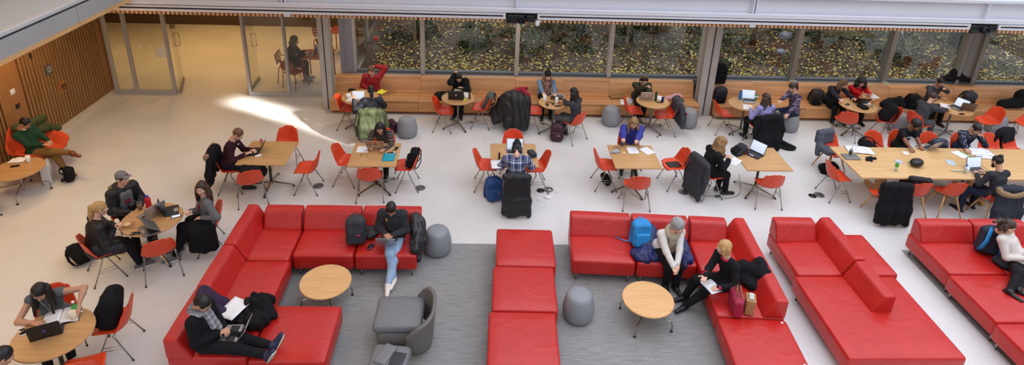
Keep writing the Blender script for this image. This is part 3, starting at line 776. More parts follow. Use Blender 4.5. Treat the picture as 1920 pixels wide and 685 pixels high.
    J = dict(H=H, W=Wt, C=Ch, N=Nk, hc=Hc, hm=Hm, wl=wl, wr=wr, el=el, er=er, kl=kl, kr=kr, al=al, ar=ar, fw=fw, yv=yv, u=u3, shl=shl, shr=shr, jl=jl, jr=jr, hf=hf, hd=hd, s=s, u2=u2)
    HEADS.append((label, tuple(Hc)))
    if extra: extra(t, J)
    return t
def M4(R, p):
    from mathutils import Matrix
    M = Matrix([[*R[0], p[0]], [*R[1], p[1]], [*R[2], p[2]], [0, 0, 0, 1]]); return M
# worn things (children of the wearer)
def beanie(m):
    return lambda t, J: sobj('beanie', [J['hd'](ell((-.022, 0, .060), (.106, .090, .100))), J['hd'](ell((-.05, 0, .15), (.05, .05, .035))), sub(J['hd'](bxx((.06, 0, -.085), (.2, .2, .11), .01, ry(.12))))], m, t, .009, .02, (.002, 60))
def ballcap(m, m2):
    def f(t, J):
        sobj('cap', [J['hd'](ell((-.012, 0, .052), (.106, .088, .090))), J['hd'](bxx((.125, 0, .052), (.065, .068, .006), .006, ry(.18))), sub(J['hd'](bxx((0, 0, -.062), (.2, .2, .105), .01)))], m, t, .0085, .012)
        obj('cap_badge', MB().rbox((0, 0, 0), (.003, .026, .008), .002, mid=0), m2, t).matrix_local = M4(J['hm'], J['hf'](.092, .012, .083))
    return f
def glasses(t, J):
    m = MB()
    for q in (1, -1):
        m.tube([J['hf'](.100, q * .033 + .022 * math.cos(a), .004 + .017 * math.sin(a)) for a in np.linspace(0, 2 * PI, 13)], .0022, 5)
        m.tube([J['hf'](.097, q * .056, .008), J['hf'](-.01, q * .082, .008)], .002, 5)
    m.tube([J['hf'](.101, -.011, .006), J['hf'](.101, .011, .006)], .002, 5); obj('glasses', m, BLACKS, t, True)
def headphones(m, m2):
    def f(t, J):
        obj('headband', MB().tube([J['hf'](-.01, .098 * math.cos(a), .03 + .112 * math.sin(a)) for a in np.linspace(0, PI, 12)], .009, 6), m, t, True)
        for q in (1, -1): sobj('ear_cup', [J['hd'](ell((-.005, q * .098, .0), (.034, .018, .040)))], m2, t, .008, .01)
    return f
def scarf(m, tail=True):
    def f(t, J):
        c = J['N'] - J['u'] * .0; R = [(math.cos(a) * J['fw'] + math.sin(a) * J['yv']) * .082 + J['u'] * (.015 - .025 * math.cos(a)) for a in np.linspace(0, 2 * PI, 13)]
        P = [cap(c + R[i], c + R[i + 1], .040) for i in range(12)]
        if tail:
            a = c + J['fw'] * .10 - J['u'] * .03; P += [cap(a + J['yv'] * .03, a + J['fw'] * .06 - J['u2'] * .28 + J['yv'] * .045, .036, .044), cap(a - J['yv'] * .03, a + J['fw'] * .05 - J['u2'] * .20 - J['yv'] * .03, .034, .04)]
        sobj('scarf', P, m, t, .011, .025, (.006, 30), 3)
    return f
def both(*fs):
    def f(t, J):
        for g in fs: g(t, J)
    return f
def chest_patch(m, w, h, up=.0, sidew=0., off=.012):
    def f(t, J):
        c = J['C'] + J['fw'] * (.106 + off) + J['u2'] * up + J['yv'] * sidew; R = np.stack([J['fw'], J['yv'], J['u2']], 1)
        obj('emblem', MB().rbox((0, 0, 0), (.012, w, h), .004, mid=0), m, t).matrix_local = M4(R, c)
    return f
def chest_letter(m, segs, sc=.05, up=.02, off=.016):
    """block lettering on the chest made of bars: (y, z, half width, half height)"""
    def f(t, J):
        c = J['C'] + J['fw'] * (.100 + off) + J['u2'] * up; R = np.stack([J['fw'], J['yv'], J['u2']], 1); b = MB()
        for y_, z_, w_, h_ in segs: b.rbox((0, y_ * sc, z_ * sc), (.012, w_ * sc, h_ * sc), .003, mid=0)
        obj('lettering', b, m, t).matrix_local = M4(R, c)
    return f
def earphones(t, J):
    m = MB()
    for q in (1, -1): m.tube([J['hf'](.0, q * .086, -.012), J['hf'](.06, q * .06, -.12), J['C'] + J['fw'] * .11 + J['yv'] * q * .015, J['W'] + J['fw'] * .115], .003, 5)
    obj('earphones', m, WHITEPL, t, True)

# ------------------------------------------------------------------ the setting
FLOORM = None
def floor_mat():
    m, nt, b = _nt('pale_stone_floor'); b.inputs['Roughness'].default_value = .42; b.inputs['Specular IOR Level'].default_value = .35
    v = coords(nt)
    n = node(nt, 'ShaderNodeTexNoise', Scale=.9, Detail=6.); nt.links.new(v, n.inputs['Vector'])
    n2 = node(nt, 'ShaderNodeTexNoise', Scale=45., Detail=4.); nt.links.new(v, n2.inputs['Vector'])
    c = ramp(nt, n.outputs['Fac'], [(.3, lin((204, 202, 199))), (.7, lin((214, 213, 210)))])
    c2 = ramp(nt, n2.outputs['Fac'], [(.3, (.95, .95, .95, 1)), (.65, (1.02, 1.02, 1.02, 1))])
    c = mixc(nt, 1., c, c2, 'MULTIPLY')
    br = node(nt, 'ShaderNodeTexBrick', Scale=1.); br.offset = .5
    br.inputs['Brick Width'].default_value = 1.83; br.inputs['Row Height'].default_value = .915; br.inputs['Mortar Size'].default_value = .003
    for k in ('Color1', 'Color2'): br.inputs[k].default_value = (1, 1, 1, 1)
    br.inputs['Color2'].default_value = (.965, .965, .965, 1); br.inputs['Mortar'].default_value = (.84, .83, .82, 1)
    nt.links.new(coords(nt, (1, 1, 1)), br.inputs['Vector'])
    nt.links.new(mixc(nt, 1., c, br.outputs['Color'], 'MULTIPLY'), b.inputs['Base Color']); return m
def rug_mat():
    m, nt, b = _nt('grey_rug'); b.inputs['Roughness'].default_value = .95; b.inputs['Specular IOR Level'].default_value = .1
    n = node(nt, 'ShaderNodeTexNoise', Scale=1., Detail=6.); nt.links.new(coords(nt, (4, 34, 1)), n.inputs['Vector'])
    n2 = node(nt, 'ShaderNodeTexNoise', Scale=90., Detail=3.); nt.links.new(coords(nt), n2.inputs['Vector'])
    c = ramp(nt, n.outputs['Fac'], [(.3, lin((130, 129, 127))), (.7, lin((149, 148, 146)))])
    c = mixc(nt, 1., c, ramp(nt, n2.outputs['Fac'], [(.3, (.82, .82, .82, 1)), (.7, (1.08, 1.08, 1.08, 1))]), 'MULTIPLY')
    nt.links.new(c, b.inputs['Base Color']); bump(nt, b, n2.outputs['Fac'], .3); return m
FLOORM = floor_mat()
struct('floor', MB().box((-14, -3, -.2), (18, 21, 0)), FLOORM)
def rug(label, poly):
    m = MB().prism(poly, 0, .006, axis=2); o = obj('rug', m, rug_mat(), None, False); tag(o, label, 'rug'); return o
rug('large grey carpet under the sofas and the drum pouf', [(-3.45, 3), (4.0, 3), (4.25, 8.74), (-3.45, 8.77)])
rug('grey carpet under the sofa with the reclining woman', [(7.34, 3), (14, 3), (14, 8.6), (7.36, 8.66)])

STEEL = plain('grey_steel', (178, 174, 170), .45, 0, var=.05, scale=3)
STEELD = plain('dark_grey_frame', (128, 124, 118), .5, 0)
FRAME = plain('satin_frame', (172, 170, 168), .45, 0)
PAINT = plain('pale_grey_paint', (224, 226, 234), .75, var=.02, scale=2)
PAINTW = plain('white_frame', (222, 222, 228), .4)
GREYP = plain('grey_panel', (186, 192, 198), .5, var=.03, scale=1.5)
LEDGE = plain('ledge_white', (216, 224, 232), .5)
LIGHTWOOD = wood('edge_wood', (232, 184, 122), (244, 202, 142), (20, 1.5, 20), .45)
SLATW = wood('slat_wood', (206, 150, 106), (228, 180, 136), (20, 2, 20), .5)
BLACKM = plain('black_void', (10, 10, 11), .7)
GLASS = glass_mat('window_glass', (.86, .88, .86, 1)); GLASSI = glass_mat('partition_glass', (.95, .96, .94, 1))
# left wall with vertical oak battens
XL = -9.41
struct('wall_left', MB().box((XL - .25, 2, 0), (XL - .03, 14.75, 3.0)), plain('batten_gap', (48, 28, 14), .8))
m = MB()
y = 11.92
while y < 14.5: m.rbox((XL - .01, y + .03, 1.56), (.028, .027, 1.44), .006, mid=0); y += .098
y = 11.2
while y > 2.2: m.rbox((XL - .01, y - .03, 1.56), (.028, .027, 1.44), .006, mid=0); y -= .098
struct('trim_1', m, WALLW)
struct('trim_2', MB().box((XL - .03, 11.24, .12), (XL + .014, 11.86, 3.0)).box((XL - .03, 14.53, .12), (XL + .02, 14.74, 3.0)), wood('wall_panel', (146, 98, 54), (164, 114, 66), (14, 14, 1.5), .5))
struct('baseboard_left', MB().box((XL - .03, 2, 0), (XL + .03, 14.7, .11)), plain('stone_base', (214, 200, 176), .5))
def plate(name, label, cat, y, z, w, h, mat, more=None, d=.012):
    t = thing(name, label, cat, (XL + .012, y, z), 0)
    obj('plate', MB().rbox((d / 2, 0, 0), (d / 2, w, h), .004, mid=0), mat, t)
    if more: more(t)
    return t
WTX = plain('sign_text', (198, 196, 186), .6)
def sign_rows(t):
    m = MB()
    for z, L in ((.05, .05), (.02, .08), (-.03, .075), (-.055, .05)): m.rbox((.0135, .01, z), (.001, L, .007), .0009, mid=0)
    obj('text_lines', m, WTX, t)
plate('wall_sign', 'small grey room sign on the oak batten wall', 'sign', 12.69, 1.46, .11, .10, plain('sign_grey', (92, 92, 86), .5), sign_rows)
plate('light_switch', 'white switch plate on the plain oak wall panel', 'switch', 11.59, 1.42, .06, .055, WHITEPL, lambda t: [obj('rocker', MB().rbox((.015, q, 0), (.004, .02, .03), .003, mid=0), WHITEPL, t) for q in (-.028, .028)])
plate('wall_socket', 'dark socket plate below the switch on the oak panel', 'socket', 11.62, 1.09, .055, .05, BLACKS, lambda t: obj('socket_face', MB().rbox((.014, 0, 0), (.003, .03, .025), .002, mid=0), DSTEEL, t))
plate('wall_bracket', 'small dark fixture high on the oak battens under the ledge', 'fixture', 12.28, 1.93, .035, .05, DSTEEL, lambda t: obj('knob', MB().lathe([(0, 0), (.02, 0), (.016, .04), (0, .045)], 12, (.012, 0, -.02), R=ry(PI / 2)), CHROME, t))
def pull(t):
    obj('recess', MB().rbox((.013, .02, .02), (.004, .075, .04), .003, mid=0), plain('recess_dark', (92, 54, 24), .6), t)
    obj('pull_handle', MB().tube([(.02, -.04, -.05), (.05, -.04, -.05), (.05, .08, -.05), (.02, .08, -.05)], .008, 8), DSTEEL, t)
plate('door_pull', 'wooden pull plate with dark handle on the oak battens', 'handle', 12.97, .93, .10, .13, wood('pull_oak', (166, 98, 44), (178, 112, 56)), pull)
# upper level slab over the left side: wood edge, grey fascia, white lip, grey floor above
XB = -7.44
struct('ceiling', MB().box((-14, 2, 2.995), (XB - .02, 21, 3.05)).box((-14, 13.25, 2.80), (18, 14.95, 2.90)).box((-14, 14.95, 2.80), (-3.27, 21, 2.90)), plain('soffit', (150, 140, 128), .7))
struct('trim_3', MB().box((XB - .03, 2, 2.996), (XB, 11.085, 3.074)).box((XB - .03, 11.095, 2.996), (XB, 12.84, 3.074)), LIGHTWOOD)
struct('trim_4', MB().box((XB - .05, 2, 3.074), (XB - .004, 11.085, 3.37)).box((XB - .05, 11.095, 3.074), (XB - .004, 12.84, 3.37)), GREYP)
struct('trim_5', MB().box((XB - .1, 2, 3.37), (XB - .04, 12.84, 3.40)), BLACKM)
struct('trim_6', MB().rbox((XB - .08, 7.42, 3.445), (.085, 5.42, .045), .03, mid=1), LEDGE)
struct('floor_upper', MB().box((-14, 2, 3.05), (XB - .1, 12.84, 3.47)), plain('upper_floor', (206, 224, 238), .5, var=.03, scale=1))
# back slab: wooden soffit battens, slot diffuser, painted steel beam
YF = 12.85
m = MB(); x = -9.2; skip = (5.9, -4.25)
while x < 16.5:
    if not (.43 < x < 1.12 or 10.85 < x < 11.5 or any(abs(x - q) < .09 for q in skip)): m.box((x, YF, 2.712), (x + .047, 14.6, 2.785))
    x += .0935
struct('trim_7', m, SLATW)
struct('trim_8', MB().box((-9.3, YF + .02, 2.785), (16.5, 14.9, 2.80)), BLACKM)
for i, (a, b_) in enumerate(((-9.3, .43), (1.12, 10.85), (11.5, 16.5))):
    m = MB().box((a, YF - .02, 2.785), (b_, YF + .04, 2.83)).box((a, YF - .02, 2.872), (b_, YF + .04, 2.908))
    for q in (a, b_ - .05): m.box((q, YF - .02, 2.83), (q + .05, YF + .04, 2.872))
    struct('trim_%d' % (9 + i), m, PAINTW)
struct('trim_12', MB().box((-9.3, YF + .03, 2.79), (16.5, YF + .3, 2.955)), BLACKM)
YB = YF + .10; ZB = .028
m = MB().box((-9.3, YB - .10, 2.925), (16.5, YB + .2, 2.985 + ZB)).box((-9.3, YB + .03, 2.985), (16.5, YB + .06, 3.40)).box((-9.3, YB - .09, 3.39), (16.5, YB + .2, 3.45))
m.box((-9.3, YB + .015, 3.0 + ZB), (16.5, YB + .03, 3.015 + ZB)).box((-9.3, YB + .02, 3.035 + ZB), (16.5, YB + .03, 3.045 + ZB))
for q in (.656, 11.176, -9.0): m.box((q - .012, YB - .08, 2.985), (q + .012, YB + .03, 3.39))
for q in (5.908, -4.316):
    m.box((q - .045, YB - .07, 2.985), (q - .02, YB + .03, 3.39)).box((q + .02, YB - .07, 2.985), (q + .045, YB + .03, 3.39))
    for z in (3.06, 3.12, 3.18, 3.24, 3.30):
        m.tube([(q + .04, YB - .03, z), (q + .085, YB - .03, z)], .012, 8); m.tube([(q - .085, YB - .03, z), (q - .04, YB - .03, z)], .012, 8)
struct('trim_13', m, PAINT)
struct('trim_14', MB().box((5.83, YF - .01, 2.72), (5.97, YF + .1, 2.79)).box((-4.32, YF - .01, 2.72), (-4.18, YF + .1, 2.79)), PAINTW)
def projector(x, label):
    t = thing('projector', label, 'projector', (x, YF + .0, 2.68), 0, 'ceiling projectors')
    obj('housing', MB().rbox((-.13, .10, .11), (.19, .14, .095), .02, mid=1).rbox((.2, .10, .12), (.10, .12, .075), .02, mid=0), BLACKS, t)
    obj('lens', MB().lathe([(0, 0), (.05, 0), (.066, .02), (.07, .05), (.085, .05), (.085, .0), (.08, -.08), (0, -.08)], 28, (0, -.06, .10), R=rx(PI / 2)), [BLACKS], t, True)
    obj('lens_glass', MB().lathe([(0, .012), (.03, .010), (.05, .0), (0, 0)], 20, (0, -.064, .10), R=rx(PI / 2)), plain('lens_glass', (30, 30, 44), .08), t, True)
    obj('bracket', MB().box((-.05, .05, .20), (.05, .15, .225)), STEELD, t)
projector(.77, 'black projector in the gap above the middle windows'); projector(11.18, 'black projector in the gap above the far windows')
t = thing('paper_tag', 'small pale tag hanging beside the projector lens', 'tag', (1.13, YF - .03, 2.66), .2); obj('card', MB().rbox((0, 0, .05), (.045, .003, .06), .002, mid=0), PAINT, t)
t['label'] = 'small pale tag hanging beside the middle projector'
# columns
def hcol(name, x0, x1, y0, mats=STEEL):
    w = (x1 - x0)
    m = MB().box((x0, y0, 0), (x0 + w * .44, y0 + .03, 2.78)).box((x1 - w * .44, y0, 0), (x1, y0 + .03, 2.78)).box((x0, y0 + .24, 0), (x1, y0 + .27, 2.78))
    m.box((x0 + w * .36, y0 + .03, 0), (x0 + w * .44, y0 + .24, 2.78)).box((x1 - w * .44, y0 + .03, 0), (x1 - w * .36, y0 + .24, 2.78))
    m.box((x0 - .02, y0 - .02, 0), (x1 + .02, y0 + .29, .012))
    struct(name, m, mats)
hcol('column', -3.95, -3.70, 13.93); hcol('column', 5.36, 5.71, 13.93)
struct('wall_pier', MB().box((-3.60, 14.53, 0), (-3.50, 14.6, 2.78)).box((-3.56, 14.58, 0), (-3.30, 14.85, 2.78)), plain('blue_grey_steel', (142, 146, 156), .45, .3))
# windows: sill, mullions and panes, one bay each
GY = 14.70
SILLM = plain('slate_sill', (92, 96, 102), .5)
edges = [(-3.30, -1.57), (-1.57, .81), (.81, 3.19), (3.19, 5.57), (5.57, 8.02), (8.02, 10.49), (10.49, 12.90), (12.90, 15.6)]
for i, (a, b_) in enumerate(edges):
    m = MB().box((a, GY - .05, 2.70), (b_, GY + .1, 2.8))
    mw = .05 if i < 4 else .06
    m.box((b_ - mw, GY - .10, .62), (b_ + mw, GY + .12, 2.75))
    if i == 0: m.box((a - .03, GY - .06, .6), (a + .05, GY + .12, 2.75))
    if i == 6: m.box((b_ - .42, GY - .02, .62), (b_ - .06, GY + .1, 2.75)).box((b_ - .50, GY - .12, .62), (b_ - .42, GY + .12, 2.75))
    sl = MB().box((a, GY - .04, .60), (b_, GY + .1, .78)).box((a, GY - .19, .60), (b_, GY - .04, .735))
    w = struct('window_%d' % (i + 1), m, STEELD if i > 3 else STEEL)
    struct('sill', sl, SILLM, w)
    struct('pane', MB().box((a + .03, GY + .02, .775), (b_ - .04, GY + .035, 2.72)), GLASS, w)
for x in (8.02, 10.49): struct('trim_15', MB().box((x - .08, GY - .24, .742), (x + .08, GY - .06, .752)), plain('sill_green', (168, 172, 156), .5))
# hall glass front, doors
HY = 14.72
def front(name, xs, a, b_):
    m = MB().box((a, HY - .03, .0), (b_, HY + .05, .10))
    for x in xs: m.box((x - .027, HY - .05, 0), (x + .027, HY + .07, 2.78))
    w = struct(name, m, FRAME); struct('pane', MB().box((a, HY + .005, .10), (b_, HY + .018, 2.78)), GLASSI, w)
    return w
front('window_9', (-9.33, -8.84, -7.89), -9.35, -7.89); front('window_10', (-5.99, -5.0), -5.99, -3.96)
def door(name, hx, hy, deg, L=.92):
    d = thing(name, None, None, (hx, hy, 0), rad(deg)); d['kind'] = 'structure'
    struct('pane', MB().box((.01, -.006, .1), (L, .006, 2.68)), GLASSI, d); struct('door_rail', MB().box((0, -.02, .01), (L, .02, .1)), STEELD, d)
    x = L - .08
    struct('door_handle', MB().tube([(x, -.01, 1.0), (x, -.06, 1.0), (x, -.06, 1.36), (x, -.01, 1.36)], .012, 8).tube([(x, .01, 1.0), (x, .06, 1.0), (x, .06, 1.36), (x, .01, 1.36)], .012, 8), CHROME, d, True)
    struct('hinge', MB().tube([(.02, 0, 0), (.02, 0, .12)], .02, 10), STEELD, d)
door('door_1', -7.77, 14.76, 110); door('door_2', -6.08, 14.80, 92)
for i, x in enumerate((-9.05, -8.55, -8.28, -7.98)):
    o = obj('door_dot', MB().lathe([(0, 0), (.03, 0), (.03, .003), (0, .004)], 16, (x, HY - .0, 1.30), R=rx(PI / 2)), WHITEPL); tag(o, 'white safety dot on the hall glass, one of a row', 'sticker', 'safety dots on the hall glass')
for x in (-5.72, -5.52):
    o = obj('door_dot', MB().lathe([(0, 0), (.03, 0), (.03, .003), (0, .004)], 16, (x, HY - .0, 1.26), R=rx(PI / 2)), WHITEPL); tag(o, 'white safety dot on the glass next to the seated person in the hall', 'sticker', 'safety dots near the hall door')
o = obj('notice_sheet', MB().rbox((-8.08, HY - .004, 1.13), (.11, .002, .14), .001, mid=0), plain('notice', (226, 222, 206), .7)); tag(o, 'pale printed notice taped to the hall glass below the dots', 'notice')
# hall behind
struct('wall_back', MB().box((-14, 20.4, 0), (-3.1, 20.6, 2.8)), plain('dark_brick', (74, 56, 38), .8, var=.3, scale=25))
struct('wall_hall', MB().box((-14.2, 14.8, 0), (-14, 20.6, 2.8)), plain('hall_wall', (196, 168, 120), .7))
m = MB().box((-3.38, 14.86, 0), (-3.28, 20.6, .62)).box((-3.37, 14.86, 2.7), (-3.29, 20.6, 2.8))
for y in (16.6, 18.4, 20.3): m.box((-3.37, y - .04, .6), (-3.29, y + .04, 2.75))
w = struct('window_11', m, STEEL); struct('pane', MB().box((-3.335, 14.86, .62), (-3.32, 20.4, 2.7)), GLASS, w)
# benches under the windows
def bench(x0, x1, label):
    t = thing('wooden_bench', label, 'bench', ((x0 + x1) / 2, 14.1, 0), 0, 'built-in oak benches'); h = (x1 - x0) / 2 - .003
    F = lambda pts: [(y - 14.1, z) for y, z in pts]
    obj('plinth', MB().prism(F([(13.80, 0), (14.5, 0), (14.5, .09), (13.80, .09)]), -h, h), plain('plinth_oak', (140, 92, 52), .6), t)
    obj('seat', MB().prism(F([(13.71, .09), (14.5, .09), (14.5, .36), (14.22, .36), (13.715, .385), (13.70, .37)]), -h, h), BENCHW, t)
    obj('backrest', MB().prism(F([(14.24, .362), (14.52, .362), (14.52, .742), (14.36, .742), (14.345, .73)]), -h, h), BENCHW, t)
for a, b_, L in ((-3.72, -1.6, 'oak bench unit beside the steel column, under the first window'), (-1.6, .78, 'oak bench unit where the person in black studies'), (.78, 3.17, 'oak bench unit where the woman in the black beanie sits'),
                 (3.17, 5.34, 'oak bench unit with the person wearing headphones, ending at the twin steel column'), (5.76, 8.02, 'oak bench unit behind the blue bottle and stacked black bags'), (8.02, 10.47, 'oak bench unit where the woman in the red sweater sits'),
                 (10.47, 12.2, 'oak bench unit with the man in the patterned sweater'), (12.2, 15.4, 'oak bench unit at the far end with a dark coat on it')): bench(a, b_, L)
# the garden outside
rg = random.Random(11)
def gz(x, y): return .60 + .17 * (y - 14.85) + .05 * math.sin(x * 1.7 + y) + .04 * math.sin(x * 3.1 - y * 2.3)
SOIL = plain('garden_soil', (74, 60, 44), .95, var=.45, scale=9, bmp=.6)
o = obj('garden_ground', MB().grid(lambda u, v: (-3.28 + 26 * u, 14.83 + 10 * v, gz(-3.28 + 26 * u, 14.83 + 10 * v) + rg.uniform(-.02, .02)), 110, 40), SOIL, None, True); o['kind'] = 'structure'; o.name = 'garden_ground'
def leaves(name, n, fn, size, mats, tilt=.6, label=None, kind='stuff', cat=None, parent=None):
    r = np.random.RandomState(n); P = np.array([fn() for _ in range(n)]); V_ = []
    yaw = r.uniform(0, 6.28, n); t1 = r.normal(0, tilt, n); t2 = r.normal(0, tilt, n); s = size * r.uniform(.6, 1.3, n)
    a = np.stack([np.cos(yaw) * np.cos(t1), np.sin(yaw) * np.cos(t1), np.sin(t1)], 1); b_ = np.stack([-np.sin(yaw) * np.cos(t2), np.cos(yaw) * np.cos(t2), np.sin(t2)], 1)
    V_ = np.stack([P - a * s[:, None], P + b_ * s[:, None] * .55, P + a * s[:, None], P - b_ * s[:, None] * .55], 1).reshape(-1, 3)
    m = MB(); idx = np.arange(n * 4).reshape(-1, 4); k = r.randint(0, len(mats), n); m.v.append(V_); m.n = len(V_)
    for q in range(len(mats)):
        if (k == q).any(): m.f.append((idx[k == q], q))
    o = obj(name, m, mats, parent, False)
    if parent is None: tag(o, label, cat, None, kind)
    return o
YL = [plain('leaf_yellow', (222, 196, 96), .7), plain('leaf_pale', (228, 212, 140), .7), plain('leaf_gold', (190, 146, 52), .7), plain('leaf_brown', (128, 90, 50), .8), plain('leaf_lemon', (214, 200, 118), .7)]
GL = [plain('leaf_green', (58, 78, 34), .6), plain('leaf_olive', (86, 96, 46), .6), plain('leaf_deep', (34, 48, 24), .6)]
def fall():
    x = rg.uniform(-3, 19); y = 14.87 + 4.6 * rg.random() ** (3.2 if x < 5.4 else 2.2); return (x, y, gz(x, y) + .012 + rg.random() * .03)
leaves('fallen_leaves', 15000, fall, .042, YL, .35, 'yellow fallen leaves strewn over the garden bed', cat='leaves')
clumps = [(rg.uniform(-2.8, 19.5), 15.4 + 4.4 * rg.random() ** .8, rg.uniform(.3, .9)) for _ in range(52)]
def ivy():
    x, y, r = rg.choice(clumps); a = rg.random() * 6.28; q = r * math.sqrt(rg.random()); x += q * math.cos(a); y = max(14.9, y + q * math.sin(a) * .7); x = max(-2.95, x)
    return (x, y, gz(x, y) + .02 + .16 * rg.random() * (1 - q / r))
leaves('ground_cover', 14000, ivy, .05, GL + [plain('leaf_umber', (70, 54, 34), .8)], .7, 'low green groundcover growing among the leaves', cat='plants')
def shrub(x, y, h, r, label, cone=True):
    t = thing('shrub', label, 'shrub', (x, y, gz(x, y)), 0, 'dark shrubs in the garden'); n = int(700 * h)
    def f():
        z = rg.random() * h; w = r * ((1 - z / h) ** .8 if cone else math.sqrt(max(0, 1 - (2 * z / h - 1) ** 2))) + .03; a = rg.random() * 6.28; q = w * math.sqrt(rg.uniform(.3, 1)); return (q * math.cos(a), q * math.sin(a), z)
    leaves('foliage', n, f, .055, GL, .8, parent=t); obj('stem', MB().tube([(0, 0, -.05), (0, 0, h * .8)], [.03, .012], 8), SOIL, t, True)
for x, y, h, r, L, c in ((-1.75, 16.9, 1.0, .42, 'dark conical shrub by the birch trunk, behind the first mullion', True), (-.2, 16.6, .7, .5, 'low rounded shrub outside the second window', False), (1.75, 17.1, .95, .42, 'narrow cone shrub outside the third window', True), (2.55, 17.2, 1.1, .5, 'taller cone shrub beside the narrow one', True),
                         (1.15, 16.2, .6, .5, 'spreading shrub behind the projector', False), (4.1, 17.2, 1.3, .75, 'big dark bush outside the fourth window', False), (5.2, 17.3, 1.4, .4, 'dark upright shrub beside the twin column', False), (7.2, 17.2, 1.0, .9, 'wide dark bush outside the fifth window', False),
                         (9.0, 17.6, 1.1, .7, 'round dark bush outside the sixth window', False), (10.3, 17.4, .9, .6, 'leafy bush near the sixth mullion', False), (11.9, 16.2, .8, .6, 'bush under the leaning pole', False), (13.9, 17.0, 1.1, .8, 'bush beyond the last window', False)): shrub(x, y, h, r, L, c)
BARK = plain('birch_bark', (176, 168, 150), .8, var=.3, scale=12); BARKD = plain('dark_bark', (84, 70, 54), .9, var=.35, scale=15, bmp=.5)
def trunk(x, y, r, h, label, mat, lean=0):
    t = thing('tree', label, 'tree', (x, y, gz(x, y) - .05), 0, 'trunks in the garden')
    obj('trunk', MB().tube([(0, 0, 0), (lean * .3, .02, h * .4), (lean, .0, h)], [r * 1.25, r, r * .85], 12), mat, t, True)
    obj('branch', MB().tube([(lean * .6, 0, h * .7), (lean * .6 + .3, .1, h)], [r * .5, r * .3], 8), mat, t, True)
trunk(-1.95, 16.2, .05, 3.2, 'slim pale birch trunk outside the first window', BARK); trunk(2.0, 16.6, .04, 3.2, 'slim pale trunk outside the third window', BARK); trunk(4.0, 16.3, .04, 3.2, 'slim pale trunk outside the fourth window', BARK)
trunk(7.9, 17.0, .07, 3., 'brown trunk near the fifth mullion', BARKD, .1); trunk(12.1, 16.6, .05, 3., 'grey trunk by the leaning pole', BARK, .1); trunk(14.2, 17.2, .16, 3., 'thick dark trunk beyond the last window', BARKD)
STONE = plain('garden_stone', (150, 152, 164), .9, var=.2, scale=10, bmp=.3)
for i, (x, y, a, b_, c, L) in enumerate(((7.0, 18.1, .5, .2, .12, 'long flat pale stone high in the garden outside the fifth window'), (8.45, 16.3, .12, .1, .1, 'small pale stone beside the fifth mullion'), (8.95, 17.2, .2, .14, .1, 'pale rock below the round dark bush'), (9.6, 18.0, .25, .15, .12, 'pale rock at the top of the sixth window'))):
    t = lump('rock', L, 'rock', x, y, gz(x, y) - .02, 20 * i, [('b', V(0, 0, .06), V(a, b_, c), .05, None)], STONE, .03, .03, (.02, 9), i, 'stones in the garden')
t = thing('garden_stake', 'thin garden stake with a red ball top outside the first window', 'stake', (-2.98, 15.0, .6), 0); obj('rod', MB().tube([(0, 0, 0), (.1, .5, .72)], .008, 8), STEELD, t, True); obj('ball', MB().lathe([(0, -.08), (.05, -.06), (.075, 0), (.05, .06), (0, .08)], 16, (.1, .5, .74)), plain('red_ball', (206, 60, 44), .5), t, True)
t = thing('pole', 'leaning pale metal pole outside the seventh window', 'pole', (12.2, 16.0, .75), 0); obj('shaft', MB().tube([(0, 0, 0), (-.55, .5, 1.3)], .018, 8), PAINT, t, True)

# added walls above the frame, out of view, to block part of the sky
struct('wall_sky_block', MB().box((-9.9, 2, 3.47), (-9.6, 13.2, 9.5)), plain('sky_block_brown', (150, 104, 66), .6))
struct('wall_sky_block', MB().box((-9.6, YF + .32, 3.45), (18, YF + .55, 6.2)), plain('sky_block_grey', (196, 194, 192), .6))

# added unseen slab high over the left side, keeping sky light off it
struct('ceiling_sky_block', MB().box((-14, 0, 9.5), (-1.9, 14, 9.7)), plain('sky_block_tan', (176, 160, 140), .7))

# ------------------------------------------------------------------ sofas
O0 = (0, 0)
sofa('red leather corner sofa seat with backrests on two sides, beside the standing floor socket', O0, 0, -3.88, -2.935, 7.80, 8.84, [('rear', -3.56, -2.945), ('left', 7.80, 8.84)])['label'] = 'red leather corner module with two backrests, nearest the chair holding the slouched black bag'
sofa('empty red leather sofa seat behind the low table, next to the charcoal backpack', O0, 0, -2.925, -1.98, 7.90, 8.84, [('rear', -2.92, -1.985)])
sofa('red leather sofa seat where the woman in pale jeans sits', O0, 0, -1.97, -1.0, 7.90, 8.84, [('rear', -1.965, -1.005)])
sofa('red leather sofa seat with a side backrest, empty, facing the maple coffee table', O0, 0, -3.88, -2.89, 6.87, 7.79, [('left', 6.875, 7.785)])
sofa('red leather sofa seat under the woman with the plaid scarf', O0, 0, -3.88, -2.89, 5.93, 6.86, [('left', 5.93, 6.865)])
sofa('red leather ottoman module carrying the outstretched legs of the woman with the scarf', O0, 0, -2.88, -1.91, 5.88, 6.86, name='sofa_ottoman')
for (cx, cy), L in (((.705, 8.165), 'farthest red leather ottoman of the free-standing row of three'), ((.64, 7.225), 'middle red leather ottoman of the free-standing row of three'), ((.575, 6.28), 'nearest red leather ottoman of the free-standing row of three')):
    sofa(L, (cx, cy), -1.5, -.472, .472, -.468, .468, name='sofa_ottoman', group='red ottomans in a row')
O2, R2 = (1.474, 8.755), -3.5
sofa('red leather sofa seat with a backrest, empty except for the dangling blue strap', O2, R2, 0, 1.01, -.93, 0, [('rear', .005, 1.005)])
sofa('red leather sofa seat with the blue backpack and the grey haired woman', O2, R2, 1.02, 1.965, -.93, 0, [('rear', 1.025, 1.96)])
sofa('red leather corner module with two backrests beside the bobbed blond woman', O2, R2, 1.975, 2.93, -1.03, 0, [('rear', 1.985, 2.60), ('right', -1.03, 0)])
